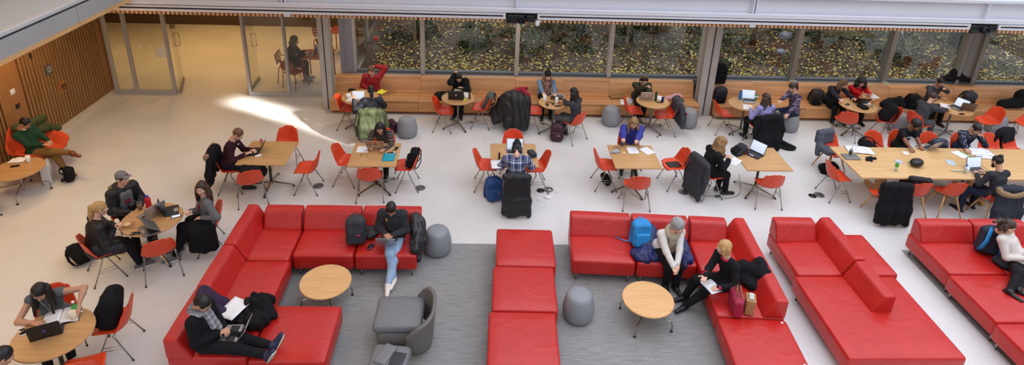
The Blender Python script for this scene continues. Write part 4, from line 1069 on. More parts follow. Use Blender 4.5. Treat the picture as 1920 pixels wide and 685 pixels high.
sofa('red leather sofa seat holding the crimson handbag and the paper bag', O2, R2, 1.96, 2.93, -1.97, -1.04, [('right', -1.965, -1.045)])
sofa('red leather ottoman module with white snaps at the end of the women\'s sofa', O2, R2, 1.955, 2.93, -2.92, -1.98, name='sofa_ottoman', snaps=((.40, .40), (.42, -.32)))
sofa('red leather sofa seat with a crinkled cushion and two backrests', O0, 0, 4.88, 5.84, 7.52, 8.62, [('rear', 4.885, 5.57), ('right', 7.53, 8.62, .06)])
sofa('narrow red leather seat behind the back of the crinkled cushion', O0, 0, 5.91, 6.50, 7.53, 8.56, name='sofa_ottoman')
sofa('wide red leather platform with a single short back block on top', O0, 0, 4.80, 6.41, 5.92, 7.51, [('right', 6.72, 7.50, -.53)], name='sofa_platform')
sofa('red leather sofa seat beside the black and blue backpack, near the draped black jacket', O0, 0, 7.33, 8.28, 7.565, 8.62, [('rear', 7.36, 8.275)])
sofa('red leather sofa seat where the woman in the cream sweater reclines', O0, 0, 8.29, 9.24, 7.565, 8.62, [('rear', 8.295, 9.235)])
sofa('red leather platform in front of the reclining woman', O0, 0, 7.29, 8.86, 6.56, 7.555, name='sofa_platform')
sofa('red leather platform at the lower corner of the picture, in front of the other platform', O0, 0, 7.25, 8.82, 5.55, 6.55, name='sofa_platform')['label'] = 'nearest red leather platform of the sofa with the reclining woman'
# ------------------------------------------------------------------ tables
for x, y, r, fr, L in ((-4.10, 10.50, 0, 0, 'square maple table where the man in the maroon sweater types'), (-2.07, 10.49, 1, 45, 'square maple table with the teal folder'), (.60, 10.54, 1, 45, 'square maple table of the person in the plaid shirt'), (2.96, 10.54, 0, 20, 'square maple table of the woman in the blue jacket'), (5.49, 10.52, 0, 45, 'square maple table of the woman with curly blond hair')):
    table('square_table', L, x, y, r, .74, 'sq', .905, TOP, fr, .42, 'square maple tables')
table('round_table', 'round maple table with the open book and the dark laptop', -5.21, 6.02, 0, .74, 'r', .44, TOP, 20, .36, 'round maple tables')
table('round_table', 'round maple table shared by three friends and their laptops', -5.20, 8.37, 0, .74, 'r', .445, TOP, 50, .36, 'round maple tables')
CT = 'round cafe tables along the bench'
for x, y, r, L in ((-2.86, 13.12, .42, 'round cafe table in front of the man in the red jacket'), (-.61, 13.17, .385, 'round cafe table with the black laptop bearing a white square'), (1.62, 13.0, .36, 'round cafe table with the two white cups'),
                   (3.98, 13.16, .385, 'round cafe table with the silver laptop, in front of the person with headphones'), (6.18, 13.1, .385, 'round cafe table with the blue and green cans'), (8.95, 13.14, .42, 'round cafe table of the woman in the red sweater and her friend'), (11.25, 13.06, .42, 'round cafe table with the pale and the brown laptop')):
    table('cafe_table', L, x, y, 0, .74, 'r', r, TOP, 30, .38, CT, col=plain('table_column', (120, 116, 110), .35, .8))
table('coffee_table', 'low round maple table by the left sofa group', -2.27, 7.36, 0, .40, 'r', .37, TOPC, 25, .37, 'low round tables', 'coffee table', True, CHROME)['label'] = 'low round maple table in front of the empty sofa seats, beside the long red ottoman'
table('coffee_table', 'low round maple table by the feet of the two talking women', 2.43, 7.02, 0, .40, 'r', .372, TOPC, -35, .40, 'low round tables', 'coffee table', True, CHROME)
table('coffee_table', 'round maple side table by the man in the orange lounge chair', -8.549, 10.180, 0, .52, 'r', .42, TOP, 20, .42, 'low round tables', 'coffee table', True, CHROME)
t = thing('long_table', 'long pale oak table with the bike helmet on it', 'table', (9.9, 10.45, 0))
obj('tabletop', MB().rbox((-1.38, 0, .722), (1.36, .60, .018), .006, mid=4).rbox((1.36, 0, .722), (1.36, .60, .018), .006, mid=4), TOPL, t)
for x in (-1.9, 0, 1.9):
    obj('leg', MB().rbox((x, 0, .35), (.09, .05, .35), .01).rbox((x, 0, .04), (.05, .42, .04), .01), OAKLEG, t)
# ------------------------------------------------------------------ chairs
C = chair
C(-3.16, 13.08, 0, 'orange shell chair at the cafe table of the man in the red jacket, empty')
C(-2.47, 12.48, 95, 'orange shell chair under the woman in the dark coat with the green parka')
C(-.94, 13.04, -6, 'empty orange shell chair beside the cafe table with the black laptop')
C(-.05, 13.26, 172, 'orange shell chair with the grey and orange rucksack on it')
C(1.14, 13.12, -8, 'orange shell chair half hidden under the heap of black and red coats')
C(2.06, 12.58, 132, 'orange shell chair of the woman in dark grey with long black hair')
C(3.56, 13.22, -5, 'empty orange shell chair between the drum pouf and the silver laptop table')
C(4.28, 13.00, 182, 'orange shell chair with the fur hooded parka over its back')
C(5.72, 13.14, 0, 'orange shell chair beside the twin steel column and the black bags')
C(6.36, 12.48, 98, 'orange shell chair of the woman in the lavender top, black coat on its back')
C(8.57, 12.86, 68, 'empty orange shell chair at the table of the woman in the red sweater')
C(9.62, 12.95, 165, 'orange shell chair holding a black backpack, next to the drum pouf')
C(10.26, 12.76, 18, 'orange shell chair of the man in the grey sweatshirt')
C(12.16, 12.98, 188, 'empty orange shell chair in front of the farthest drum pouf')
C(13.1, 12.9, 200, 'orange shell chair at the far end of the bench, cut by the frame')
C(7.48, 11.40, 285, 'orange chair on wooden legs draped with a grey jacket', True)
C(8.45, 11.46, 270, 'orange chair on wooden legs with the black duffel bag on it', True)
C(9.02, 11.50, 270, 'orange chair on wooden legs of the woman in the black printed T-shirt', True)
C(9.68, 11.44, 270, 'orange chair on wooden legs holding the grey backpack', True)
C(10.36, 11.42, 270, 'orange chair on wooden legs of the man in the navy patterned sweater', True)
C(11.0, 11.42, 262, 'empty orange chair on wooden legs next to the man in the navy patterned sweater', True)
C(11.55, 11.46, 290, 'orange chair with a black coat on it near the edge of the frame', True)
C(7.02, 10.36, 2, 'empty orange shell chair at the head of the long table, black bag behind it')
C(7.58, 9.72, 88, 'orange chair on wooden legs under the draped black jacket', True)
C(8.22, 9.84, 92, 'orange chair on wooden legs with a bunched black jacket on its seat', True)
C(8.92, 9.86, 88, 'empty orange chair on wooden legs, next to the bearded man', True)
C(9.66, 9.66, 90, 'orange chair on wooden legs of the bearded man with the fur hooded coat', True)
C(10.36, 9.80, 90, 'orange chair on wooden legs beyond the bearded man at the frame edge', True)
C(-4.02, 11.26, 268, 'empty orange shell chair on the far side of the maroon sweater man\'s table')
C(-3.36, 10.42, 181, 'empty orange shell chair turned away from the maroon sweater man')
C(-4.28, 9.98, 113, 'orange shell chair holding a slouched black bag')
C(-4.80, 10.42, 8, 'orange shell chair of the man in the maroon sweater')
C(-2.68, 10.71, -6, 'orange shell chair at the teal folder table, pulled out on the aisle side')
C(-1.48, 10.56, 184, 'orange shell chair with a black backpack, at the teal folder table')
C(-2.12, 10.15, 94, 'orange shell chair tucked under the near side of the teal folder table')
C(-2.04, 11.22, 270, 'orange shell chair of the woman in the striped sweater')
C(.06, 10.60, 0, 'orange shell chair by the blue rucksack, at the plaid shirt table')
C(1.06, 10.56, 184, 'orange shell chair by the open floor box, at the plaid shirt table')
C(.62, 11.26, 270, 'empty orange shell chair across from the person in the plaid shirt')
C(.62, 9.88, 90, 'orange shell chair of the person in the plaid shirt')
C(2.44, 10.66, 0, 'orange shell chair with a black bag under it, at the blue jacket woman\'s table')
C(3.86, 10.72, 188, 'orange shell chair with a black tablet on its seat')
C(2.91, 9.96, 89, 'empty orange shell chair with its back to the sofas, across from the woman in blue')
C(3.08, 11.44, 270, 'orange shell chair of the woman in the blue jacket')
C(4.44, 10.38, 10, 'orange shell chair of the curly haired woman in black')
C(5.50, 10.06, 88, 'empty orange shell chair on the near side of the curly haired woman\'s table')
C(-5.60, 6.60, 300, 'orange shell chair of the woman reading in a sleeveless grey top')
C(-4.80, 6.50, 193, 'orange shell chair holding a black backpack, beside the reading woman')
C(-4.76, 5.76, 110, 'orange shell chair at the bottom edge, across from the reading woman')
C(-5.80, 7.97, 40, 'orange shell chair of the blond woman eating a pastry')
C(-4.95, 7.98, 121, 'empty orange shell chair at the three friends\' table')
C(-5.86, 8.86, -30, 'orange shell chair of the friend in the grey cap')
C(-4.50, 8.66, 206, 'orange shell chair of the long haired friend in the grey top')
C(-8.78, 9.40, 60, 'orange shell chair barely visible at the edge of the frame by the side table')
# ------------------------------------------------------------------ poufs
pouf(-1.74, 12.66, 'grey drum pouf beside the woman in the striped sweater and the green parka'); pouf(3.09, 13.40, 'grey drum pouf in front of the bench, left of the empty chair at the headphones table')['label'] = 'grey drum pouf in front of the bench, next to the papers on the seat'
pouf(4.96, 13.36, 'grey drum pouf behind the fur hooded parka'); pouf(7.42, 13.24, 'grey drum pouf the woman in the plaid flannel shirt sits on'); pouf(10.2, 13.32, 'grey drum pouf behind the chair with the black backpack')
pouf(12.7, 13.30, 'grey drum pouf at the far end of the bench behind an empty chair'); pouf(.66, 13.40, 'grey drum pouf buried under black coats')
GL2 = plain('grey_leatherette', (130, 134, 138), .5, var=.06, scale=8)
pouf(-.73, 8.56, 'grey drum pouf at the end of the red sofa beside the leather jacket', 1, GL2); pouf(1.44, 7.08, 'grey drum pouf alone on the carpet between the red ottomans and the coffee table', 1, GL2)
# ------------------------------------------------------------------ grey lounge chair and its ottoman
t = thing('lounge_chair', 'grey swivel lounge chair with a wraparound back, on the carpet', 'lounge chair', (-1.08, 6.66, 0), 0)
obj('seat_cushion', MB().rbox((-.02, .02, .42), (.33, .30, .075), .07, crown=.018, mid=4), GVINYLD, t, True)
obj('seat_body', MB().rbox((-.02, .0, .25), (.29, .27, .12), .09, mid=3), GVINYL, t, True)
def wrap(u, v):
    a = rad(-84 + 156 * u); e = min(1, 6 * min(u + .02, 1.02 - u)); top = .40 + (.27 if u > .3 else .15 + .4 * u) * e ** .5; bot = .12 + .16 * (1 - e)
    r = .31 + .05 * v; c, s = math.cos(a), math.sin(a); q = (abs(c) ** 3. + abs(s) ** 3.) ** (-1 / 3.)
    return (.08 + q * r * c, -.05 + q * r * s, bot + (top - bot) * v)
obj('back_shell', MB().grid(wrap, 44, 12, thick=-.05), GVINYL, t, True)
obj('pedestal', MB().tube([(0, 0, .05), (0, 0, .2)], .035, 14), CHROME, t, True)
for i in range(4): obj('foot', foot_mesh(.36, .07, .016, False), [CHROME, GLIDE], t).rotation_euler = (0, 0, rad(45 + 90 * i))
t = thing('ottoman', 'grey padded ottoman beside the swivel lounge chair, with a dark panel on top', 'ottoman', (-1.14, 5.86, 0), rad(-6))
obj('cushion', MB().rbox((0, 0, .36), (.25, .31, .075), .07, crown=.015, mid=4), GVINYLD, t, True)
obj('flap', MB().rbox((-.05, .10, .452), (.085, .16, .022), .02, R=rz(-.3), mid=2), GVINYLD, t, True)
obj('panel', MB().rbox((.11, -.02, .452), (.085, .17, .008), .006, R=rz(-.1)), plain('dark_panel', (44, 46, 50), .5), t)
obj('pedestal', MB().tube([(0, 0, .04), (0, 0, .3)], .04, 14), DSTEEL, t, True)
for i in range(4): obj('foot', foot_mesh(.27, .07, .016, False), [CHROME, GLIDE], t).rotation_euler = (0, 0, rad(45 + 90 * i))
# ------------------------------------------------------------------ orange womb lounge chair
WOMB = plain('orange_wool', (206, 74, 30), .9, var=.15, scale=70, bmp=.25)
t = thing('lounge_chair', 'orange upholstered shell lounge chair by the oak wall', 'lounge chair', (-8.86, 11.12, 0), rad(-14))
_wx = [.44, .40, .25, .05, -.12, -.24, -.31, -.37, -.42]; _wz = [.36, .395, .37, .33, .33, .40, .56, .72, .86]; _wh = [.26, .36, .44, .47, .48, .48, .46, .40, .24]
def womb(u, v):
    k = 2 * u - 1; V_ = np.linspace(0, 1, 9); a, b_, h = np.interp(v, V_, _wx), np.interp(v, V_, _wz), np.interp(v, V_, _wh)
    sw = np.interp(v, [0, .15, .4, .6, 1], [.03, .14, .26, .18, -.12]); bw = np.interp(v, [0, .3, .6, .85, 1], [0, .04, .20, .22, .06])
    return (a + bw * k * k, k * h, b_ + sw * abs(k) ** 2.2)
obj('shell', MB().grid(womb, 18, 24, thick=.035), WOMB, t, True); obj('seat_pad', MB().rbox((.10, 0, .385), (.27, .27, .04), .038, crown=.02, mid=3), WOMB, t, True)
for sx, sy in ((1, 1), (1, -1), (-1, 1), (-1, -1)): obj('leg', MB().tube([(.12 * sx, .14 * sy, .33), (.28 * sx - .03, .28 * sy, 0)], .011, 8), CHROME, t, True)

# ------------------------------------------------------------------ the people
JEAN = fabric('pale_denim', (150, 176, 204), .12); DJEAN = fabric('dark_denim', (34, 40, 58)); BLKT = fabric('black_trousers', (24, 24, 27)); GRYT = fabric('grey_trousers', (78, 78, 82)); TANT = fabric('tan_trousers', (128, 96, 54))
WSH = plain('white_shoe', (226, 218, 206), .6); BRSH = plain('brown_shoe', (112, 58, 34), .35); GSH = plain('grey_shoe', (96, 98, 104), .7); RUB = plain('white_sole', (225, 225, 222), .6)
GREEN = fabric('green_knit', (34, 66, 48)); MAROON = fabric('maroon_knit', (52, 26, 34)); GREYK = fabric('grey_knit', (104, 104, 106)); DGREY = fabric('dark_grey_knit', (62, 63, 68)); REDJ = plain('red_jacket', (158, 24, 34), .6, var=.2, scale=20, bmp=.1)
OLIVE = fabric('olive_cloth', (70, 78, 48)); KHAKI = fabric('khaki_hoodie', (58, 60, 44)); BLUEJ = plain('blue_jacket', (40, 46, 140), .65, var=.2, scale=18, bmp=.15); LAV = fabric('lavender_knit', (146, 144, 196)); CREAM = fabric('cream_knit', (206, 200, 192), .08)
REDK = fabric('red_knit', (196, 24, 32)); DENIM = fabric('denim_shirt', (104, 134, 164)); SLATE = fabric('slate_top', (92, 98, 100)); BLKK = fabric('black_knit', (26, 26, 30)); OFFW = fabric('offwhite_knit', (206, 202, 196), .08); WINE = plain('wine_red', (128, 26, 42), .8)
STRIPE = stripes('striped_knit', (44, 40, 42), [(.1, .12, (150, 128, 112)), (.5, .08, (108, 84, 80)), (.72, .06, (160, 140, 120))], 11)
PLAIDB = plaid('blue_plaid', (36, 44, 84), (206, 210, 220), (52, 62, 110), 8); PLAIDP = plaid('purple_plaid', (56, 44, 72), (150, 138, 160), (42, 38, 62), 10)
PLAIDS = plaid('scarf_plaid', (120, 118, 116), (196, 194, 192), (92, 88, 110), 14)
PATT = stripes('patterned_knit', (40, 40, 50), [(.15, .1, (120, 108, 112)), (.45, .06, (90, 60, 66)), (.7, .1, (104, 104, 118))], 14)
NORD = nordic()
ON = lambda cx, cy, f, back=.04: (cx - back * math.cos(rad(f)), cy - back * math.sin(rad(f)))
P = person
def beard(t, J): sobj('beard', [J['hd'](cap((.062, -.035, -.085), (.062, .035, -.085), .030)), J['hd'](cap((.04, -.055, -.05), (.062, -.03, -.09), .024)), J['hd'](cap((.04, .055, -.05), (.062, .03, -.09), .024))], HAIR['black'], t, .008, .02, (.003, 80))
# left lounge
P('man in a green sweater and tan trousers with crossed legs in the orange lounge chair', -8.74, 10.92, -14, zs=.36, lean=-18, head=(34, 14), hl=(.30, .07, .70), hr=(.30, -.06, .69), hands=('grip', 'rest'), fl=(.66, -.02, .09), fr=(.86, .10, .50), skin='tan', top=GREEN, bottom=TANT, shoe=BRSH,
  hair=('short', 'black'), extra=both(glasses, lambda t, J: sobj('shirt_collar', [cap(J['N'] + J['fw'] * .05 + J['yv'] * .03, J['N'] + J['fw'] * .06 - J['yv'] * .03, .016)], WHITEP, t, .008)), bare=.14, group='people in lounge seats', knees=((.3, .2, 1), (.3, -.1, 1)))
# three friends
P('blond woman in a black coat holding a pastry', *ON(-5.82, 7.95, 40), 40, zs=.425, lean=12, head=(12, -4), hl=('w', -5.452, 7.902, .98), hr=(.26, -.10, .82), hands=('grip', 'rest'), fl=(.62, .04, .075), fr=(.50, -.16, .075), skin='fair', top=BLACKP, top_name='coat', bulk=.018, skirt=True, bottom=BLKT, shoe=GSH, sole=RUB, hair=('ponytail', 'blond'))
P('person in a grey cap and black parka over a grey sweatshirt with a red letter', *ON(-5.90, 8.88, -30), -34, zs=.425, lean=8, head=(2, 22), hl=(.30, .10, .66), hr=(.30, -.10, .66), skin='fair', top=BLACKP, top_name='parka', bulk=.022, lining=GREYK, bottom=BLKT, hood=BLACKP,
  hair=('short', 'brown'), extra=both(ballcap(plain('grey_cap', (122, 116, 116), .9), WINE), chest_letter(WINE, ((.7, 0, .22, 1.), (-.7, 0, .22, 1.), (0, 0, .6, .2), (.7, .85, .42, .15), (-.7, .85, .42, .15), (.7, -.85, .42, .15), (-.7, -.85, .42, .15)), .044, -.06, .045),
  lambda t, J: sobj('fur_trim', [cap(J['N'] - J['fw'] * .10 + J['yv'] * .13, J['N'] - J['fw'] * .17 - J['u'] * .06, .036), cap(J['N'] - J['fw'] * .10 - J['yv'] * .13, J['N'] - J['fw'] * .17 - J['u'] * .06, .036)], FUR, t, .011, .02, (.012, 75))))
P('long haired woman in a grey top glancing sideways, phone in hand', *ON(-4.48, 8.62, 206), 212, zs=.425, lean=2, head=(4, 58), hr=('w', -4.606, 8.413, .86), hl=('w', -4.449, 8.443, .72), hands=('rest', 'grip'), fl=(.58, .02, .075), fr=(.50, -.16, .075), skin='fair', top=GREYK, bottom=BLKT, shoe=GSH, sole=RUB, hair=('long', 'brown', .26),
  extra=both(chest_patch(WINE, .03, .035, -.02, .0), lambda t, J: sobj('lap_coat', [cap(J['jl'] + V(.05, .02, .11), J['kl'] + V(-.05, 0, .10), .080), cap(J['jr'] + V(.08, .0, .11), J['kr'] + V(-.12, 0, .10), .06), cap(J['jl'] + V(.28, .10, .0), J['kl'] + V(-.1, .13, -.22), .075), cap(J['jl'] + V(.14, .14, .0), V(.16, .25, .18), .075), cap(J['jl'] + V(.02, .16, .02), V(.02, .27, .20), .07)], BLACKF, t, .012, .09, (.009, 26))))
# reading woman at the lower edge
P('woman with long black hair in a sleeveless grey top reading an open book', *ON(-5.57, 6.54, 300), 296, zs=.425, lean=19, head=(36, -10), hr=('w', -5.516, 6.138, .79), hl=('w', -5.086, 6.353, .86), hands=('rest', 'flat'), elbow=((-.05, .9, .25), (-.2, -.9, -.5)), skin='tan', top=SLATE, top_name='sleeveless_top', sleeve='none', bottom=BLKT, hair=('longfront', 'black', .30), extra=earphones, fl=(.40, .14, .075), fr=(.46, -.1, .075), shoe=WSH)
P('dark haired person barely in view at the corner of the reading woman\'s table', -5.26, 5.22, 40, zs=.425, lean=2, head=(30, 0), hl=(.22, .12, .68), hr=(.22, -.12, .68), top=BLKK, bottom=DJEAN, hair=('short', 'black'), skin='tan')
# maroon sweater
P('short haired man in a maroon sweater typing on a laptop', *ON(-4.80, 10.46, 8, .06), 8, zs=.45, lean=18, head=(36, -6), hl=('w', -4.401, 10.491, .80), hr=('w', -4.464, 10.307, .80), hands=('type', 'type'), fl=(.22, .13, .075), fr=(.30, -.12, .075), skin='fair', top=MAROON, bottom=DJEAN, hair=('short', 'lbrown'), extra=chest_patch(WHITEP, .012, .012, .05, .08))
# sofa, scarf woman
P('woman in black with a plaid scarf typing on the sofa, legs stretched out', -3.417, 6.112, -8, zs=.44, lean=-6, head=(38, -10, 0), hl=('w', -3.232, 6.172, .70), hr=('w', -3.272, 6.058, .70), hands=('type', 'type'), fl=(.86, .06, .50), fr=(.84, -.08, .49), knees=((.1, .1, 1), (.1, -.1, 1)), skin='olive', top=BLACKF, top_name='jacket', bulk=.014, bottom=BLKT, shoe=plain('navy_trainer', (40, 40, 70), .7), sole=plain('mint_sole', (196, 204, 176), .7),
  toe=((.45, .35, .9), (.5, -.2, .9)), hair=('lowtail', 'black'), extra=both(glasses, scarf(PLAIDS)), group='people on the red sofas')
P('woman in a charcoal fleece and pale jeans, ankles crossed, laptop on her lap', -1.40, 8.30, 266, zs=.44, lean=8, head=(44, 6), hl=('w', -1.373, 8.029, .72), hr=('w', -1.500, 8.054, .73), hands=('type', 'type'), fl=('w', -1.417, 7.611, .075), fr=('w', -1.347, 7.755, .10), knees=((.5, .15, 1), (.5, 0, 1)), skin='tan', top=CHARF, top_name='fleece', bulk=.01, bottom=JEAN, bottom_name='jeans', shoe=WSH, hair=('lowtail', 'black'), extra=chest_patch(plain('gold_badge', (196, 140, 60), .5), .014, .016, .07, -.07), bare=.05, group='people on the red sofas')
# bench row
B = 'people along the bench'
P('man in a bright red jacket with one arm behind his head', -2.72, 14.06, 268, zs=.365, lean=10, head=(24, -6), hl=(-.03, .08, 1.12), hr=(.20, -.10, .62), elbow=((.1, 1, .35), None), hands=('flat', 'rest'), skin='fair', top=REDJ, top_name='jacket', bulk=.014, bottom=DJEAN, hair=('short', 'lbrown'), group=B)
P('person in a dark coat seen from behind, holding up a white tablet', *ON(-2.47, 12.46, 95), 98, zs=.425, lean=4, head=(14, 8), hl=('w', -2.858, 12.477, .95), hr=(.40, -.16, .84), hands=('grip', 'rest'), skin='tan', top=plain('navy_coat', (26, 30, 40), .7, var=.2, scale=20), top_name='coat', bulk=.016, bottom=BLKT, hair=('ponytail', 'black'), group=B)
P('woman in a striped sweater working on a stickered laptop', *ON(-2.02, 11.22, 270), 266, zs=.425, lean=30, head=(22, 8), hl=('w', -1.902, 10.637, .78), hr=('w', -2.199, 10.692, .78), skin='olive', top=STRIPE, bottom=BLKT, hair=('long', 'black', .16))
P('person in black hunched over papers, a hand at the temple', -.62, 14.04, 270, zs=.365, lean=24, head=(40, 0), hr=(.24, -.11, 1.06), hl=('w', -0.510, 13.508, .84), elbow=(None, (.7, -.5, -1)), hands=('rest', 'rest'), skin='fair', top=BLKK, top_name='hoodie', bulk=.022, bottom=BLKT, hair=('short', 'black'), group=B, fl=(.42, .06, .075), fr=(.40, -.10, .075))
P('woman in a black beanie and denim shirt with long blond hair', 1.50, 14.06, 274, zs=.365, lean=22, head=(16, 6), hl=('w', 1.681, 13.333, .78), hr=('w', 1.419, 13.080, .78), skin='fair', top=DENIM, top_name='denim_shirt', bottom=BLKT, hair=('long', 'dblond', .30), extra=both(beanie(plain('black_beanie', (20, 20, 22), .9)), scarf(plain('pink_scarf', (172, 124, 116), .9))), group=B)
P('woman with long wavy black hair in dark grey, seen from behind', *ON(2.06, 12.58, 132), 140, zs=.425, lean=6, head=(10, 6), hl=('w', 1.814, 13.052, .80), hr=(.40, -.12, .80), skin='tan', top=DGREY, bottom=GRYT, hair=('long', 'black', .36), group=B, fl=(.36, .12, .075), fr=(.30, -.10, .075))
P('person with headphones over dark hair, chin on hand, in an olive hoodie', 3.88, 14.04, 268, zs=.365, lean=26, head=(26, 0), hr=('w', 3.859, 13.447, .98), hl=('w', 3.940, 13.323, .80), hands=('rest', 'grip'), skin='fair', top=KHAKI, top_name='hoodie', bulk=.012, bottom=BLKT, hair=('short', 'black'), extra=headphones(plain('tan_band', (176, 128, 84), .5), BLACKS), group=B, fl=(.40, .05, .075), fr=(.46, -.1, .075), shoe=WSH)
P('person in a blue plaid shirt and black cap bent over the laptop', *ON(.62, 9.88, 90, -.04), 88, zs=.425, lean=14, head=(50, 0), hl=(.40, .22, .80), hr=(.42, -.22, .80), skin='fair', top=PLAIDB, top_name='plaid_shirt', bulk=.012, bottom=DJEAN, hair=('bob', 'black'), extra=beanie(plain('black_knit_cap', (24, 24, 27), .9)))
P('woman with long fair hair in a cobalt blue jacket looking at her phone', *ON(3.10, 11.46, 270), 264, zs=.425, lean=20, head=(26, -4), hr=('w', 2.778, 10.833, .96), hl=('w', 3.044, 10.768, .94), hands=('grip', 'grip'), skin='fair', top=BLUEJ, top_name='jacket', bulk=.018, bottom=TANT, hair=('long', 'dblond', .26), fr=(.34, -.16, .075), fl=(.32, .12, .075))
P('woman with long curly fair hair in a black coat reading a sheet of paper', *ON(4.36, 10.36, 10, .0), 8, zs=.425, lean=16, head=(24, 0), hl=(.40, .12, .78), hr=('w', 4.757, 10.324, .80), skin='fair', top=BLACKF, top_name='coat', bulk=.014, bottom=BLKT, hair=('longcurly', 'dblond', .24), fl=(.38, .10, .075), fr=(.46, -.06, .075))
P('woman in a lavender top with long brown hair, seen from behind', *ON(6.36, 12.48, 98), 100, zs=.425, lean=0, head=(14, 8), hl=('w', 6.130, 12.643, .80), hr=(.34, -.14, .78), skin='fair', top=LAV, bottom=BLKT, hair=('long', 'brown', .30), group=B, fl=(.36, .14, .075), fr=(.30, -.10, .075))
P('woman in a purple plaid flannel shirt on a drum pouf, laptop on her knees', 7.46, 13.22, 190, zs=.425, lean=10, head=(24, -8), hl=('w', 7.032, 12.721, .60), hr=('w', 6.866, 12.920, .86), skin='fair', top=PLAIDP, top_name='flannel_shirt', bottom=DJEAN, hair=('ponytail', 'brown'), group=B, fl=(.50, .08, .075), fr=(.46, -.10, .075))
P('fair haired woman in a dark sweater writing, leaning over the cafe table', 8.78, 14.04, 278, zs=.365, lean=24, head=(34, 24), hl=('w', 8.990, 13.410, .80), hr=('w', 8.598, 13.301, .80), skin='fair', top=plain('navy_knit', (26, 28, 40), .9), bottom=BLKT, hair=('long', 'lbrown', .18), group=B)
P('woman with big curly black hair in a red sweater', 9.36, 14.04, 266, zs=.365, lean=20, head=(20, -10), hl=('w', 9.387, 13.426, .90), hr=('w', 9.150, 13.384, .90), skin='tan', top=REDK, bottom=BLKT, hair=('longcurly', 'black', .16), group=B)
P('brown haired man in a grey sweatshirt, seen from the side at the cafe table', *ON(10.26, 12.74, 18), 22, zs=.425, lean=24, head=(22, 0), hl=('w', 10.981, 13.003, .80), hr=('w', 10.965, 12.847, .79), skin='fair', top=DGREY, top_name='sweatshirt', bulk=.008, bottom=GRYT, hair=('short', 'brown'), group=B, shoe=GSH, sole=RUB, fl=(.42, .14, .075), fr=(.50, -.06, .075))
P('man in a patterned sweater with a hand at his mouth', 11.40, 14.05, 268, zs=.365, lean=14, head=(22, -2), hl=('w', 11.339, 13.562, 1.02), hr=('w', 11.264, 13.536, .80), hands=('grip', 'rest'), elbow=((.6, .6, -.5), None), skin='tan', top=PATT, bottom=BLKT, hair=('short', 'black'), group=B)
P('woman in a black T-shirt with white print typing on a silver laptop', *ON(9.02, 11.52, 270), 284, zs=.425, lean=16, head=(30, 6), hl=('w', 9.088, 11.037, .79), hr=('w', 8.792, 10.916, .79), hands=('type', 'type'), skin='brown', top=BLKK, top_name='t_shirt', sleeve='short', bottom=BLKT, hair=('afro_short', 'black'), extra=chest_letter(WHITEP, tuple((q, 0, .20, .22) for q in (-1.6, -1.05, -.5, .05, .6, 1.15, 1.7)), .03, -.01, .008))
P('man in a navy sweater with a white Nordic pattern, writing', *ON(10.36, 11.46, 270), 262, zs=.425, lean=20, head=(34, 4), hr=('w', 9.932, 10.814, .79), hl=('w', 10.404, 11.095, .98), hands=('grip', 'rest'), skin='olive', top=NORD, bottom=DJEAN, hair=('short', 'black'))
P('bearded man with a topknot in a charcoal sweater typing, seen from behind', *ON(9.66, 9.66, 92), 98, zs=.425, lean=12, head=(20, 6), hl=('w', 9.458, 9.938, .79), hr=('w', 9.682, 9.982, .79), hands=('type', 'type'), skin='olive', top=CHARF, bottom=DJEAN, shoe=BLACKS, sole=RUB, hair=('topknot', 'black'), extra=beard, fl=(.30, .34, .075), fr=(.36, .0, .075))
# talking women
P('grey haired woman in a white cardigan with clasped hands, listening', 2.90, 8.04, 280, zs=.44, lean=26, head=(16, 34), hl=('w', 2.960, 7.478, .62), hr=('w', 2.900, 7.430, .60), hands=('grip', 'grip'), skin='fair', top=OFFW, top_name='cardigan', lining=plain('beige_blouse', (160, 146, 124), .9), bottom=BLKT, hair=('shortwavy', 'grey'), fl=(.42, .08, .075), fr=(.34, -.06, .075), group='people on the red sofas', extra=scarf(plain('beige_scarf', (170, 156, 132), .9), True))
P('woman with a blond bob in a black sweater gesturing with an open hand', 3.678, 7.262, 204, zs=.44, lean=16, head=(8, -36), hr=('w', 3.229, 7.069, .76), hl=('w', 3.407, 6.954, .66), hands=('rest', 'flat'), palm=(None, (0.2, .2, -1)), fl=('w', 3.073, 7.224, .08), fr=('w', 3.133, 7.426, .08), skin='fair', top=BLKK, lining=None, bottom=BLKT, hair=('bob', 'blond'), group='people on the red sofas',
  extra=lambda t, J: sobj('neckline', [cap(J['N'] + (math.cos(a) * J['fw'] + math.sin(a) * J['yv']) * .066 - J['u'] * .01, J['N'] + (math.cos(a + .5) * J['fw'] + math.sin(a + .5) * J['yv']) * .066 - J['u'] * .01, .014) for a in np.arange(0, 6.3, .5)] + [cap(J['el'] + (J['wl'] - J['el']) * .90, J['el'] + (J['wl'] - J['el']) * .96, .040), cap(J['er'] + (J['wr'] - J['er']) * .60, J['er'] + (J['wr'] - J['er']) * .66, .044)], plain('crimson_trim', (188, 22, 66), .8), t, .008, .01))
P('woman in a cream sweater reclining on the red sofa, hair over the backrest', 8.496, 7.719, 305, zs=.43, lean=-36, side=0, head=(20, -14, 10), hl=(.10, .05, .72), hr=(.10, -.10, .70), fl=('w', 7.938, 6.970, .48), fr=('w', 7.908, 7.103, .48), knees=((.6, -.6, .8), (.5, -.8, .6)), skin='fair', top=CREAM, bottom=BLKT, hair=('long', 'brown', .10), group='people on the red sofas',
  extra=lambda t, J: sobj('loose_hair', [cap(J['hf'](-.07, 0, .02), J['hf'](-.12, -.10, .02) + V(0, 0, .0), .05, .04), cap(J['hf'](-.12, -.10, .02), J['hf'](-.12, -.26, .0), .04, .022)], HAIR['brown'], t, .009, .02, (.008, 60)))
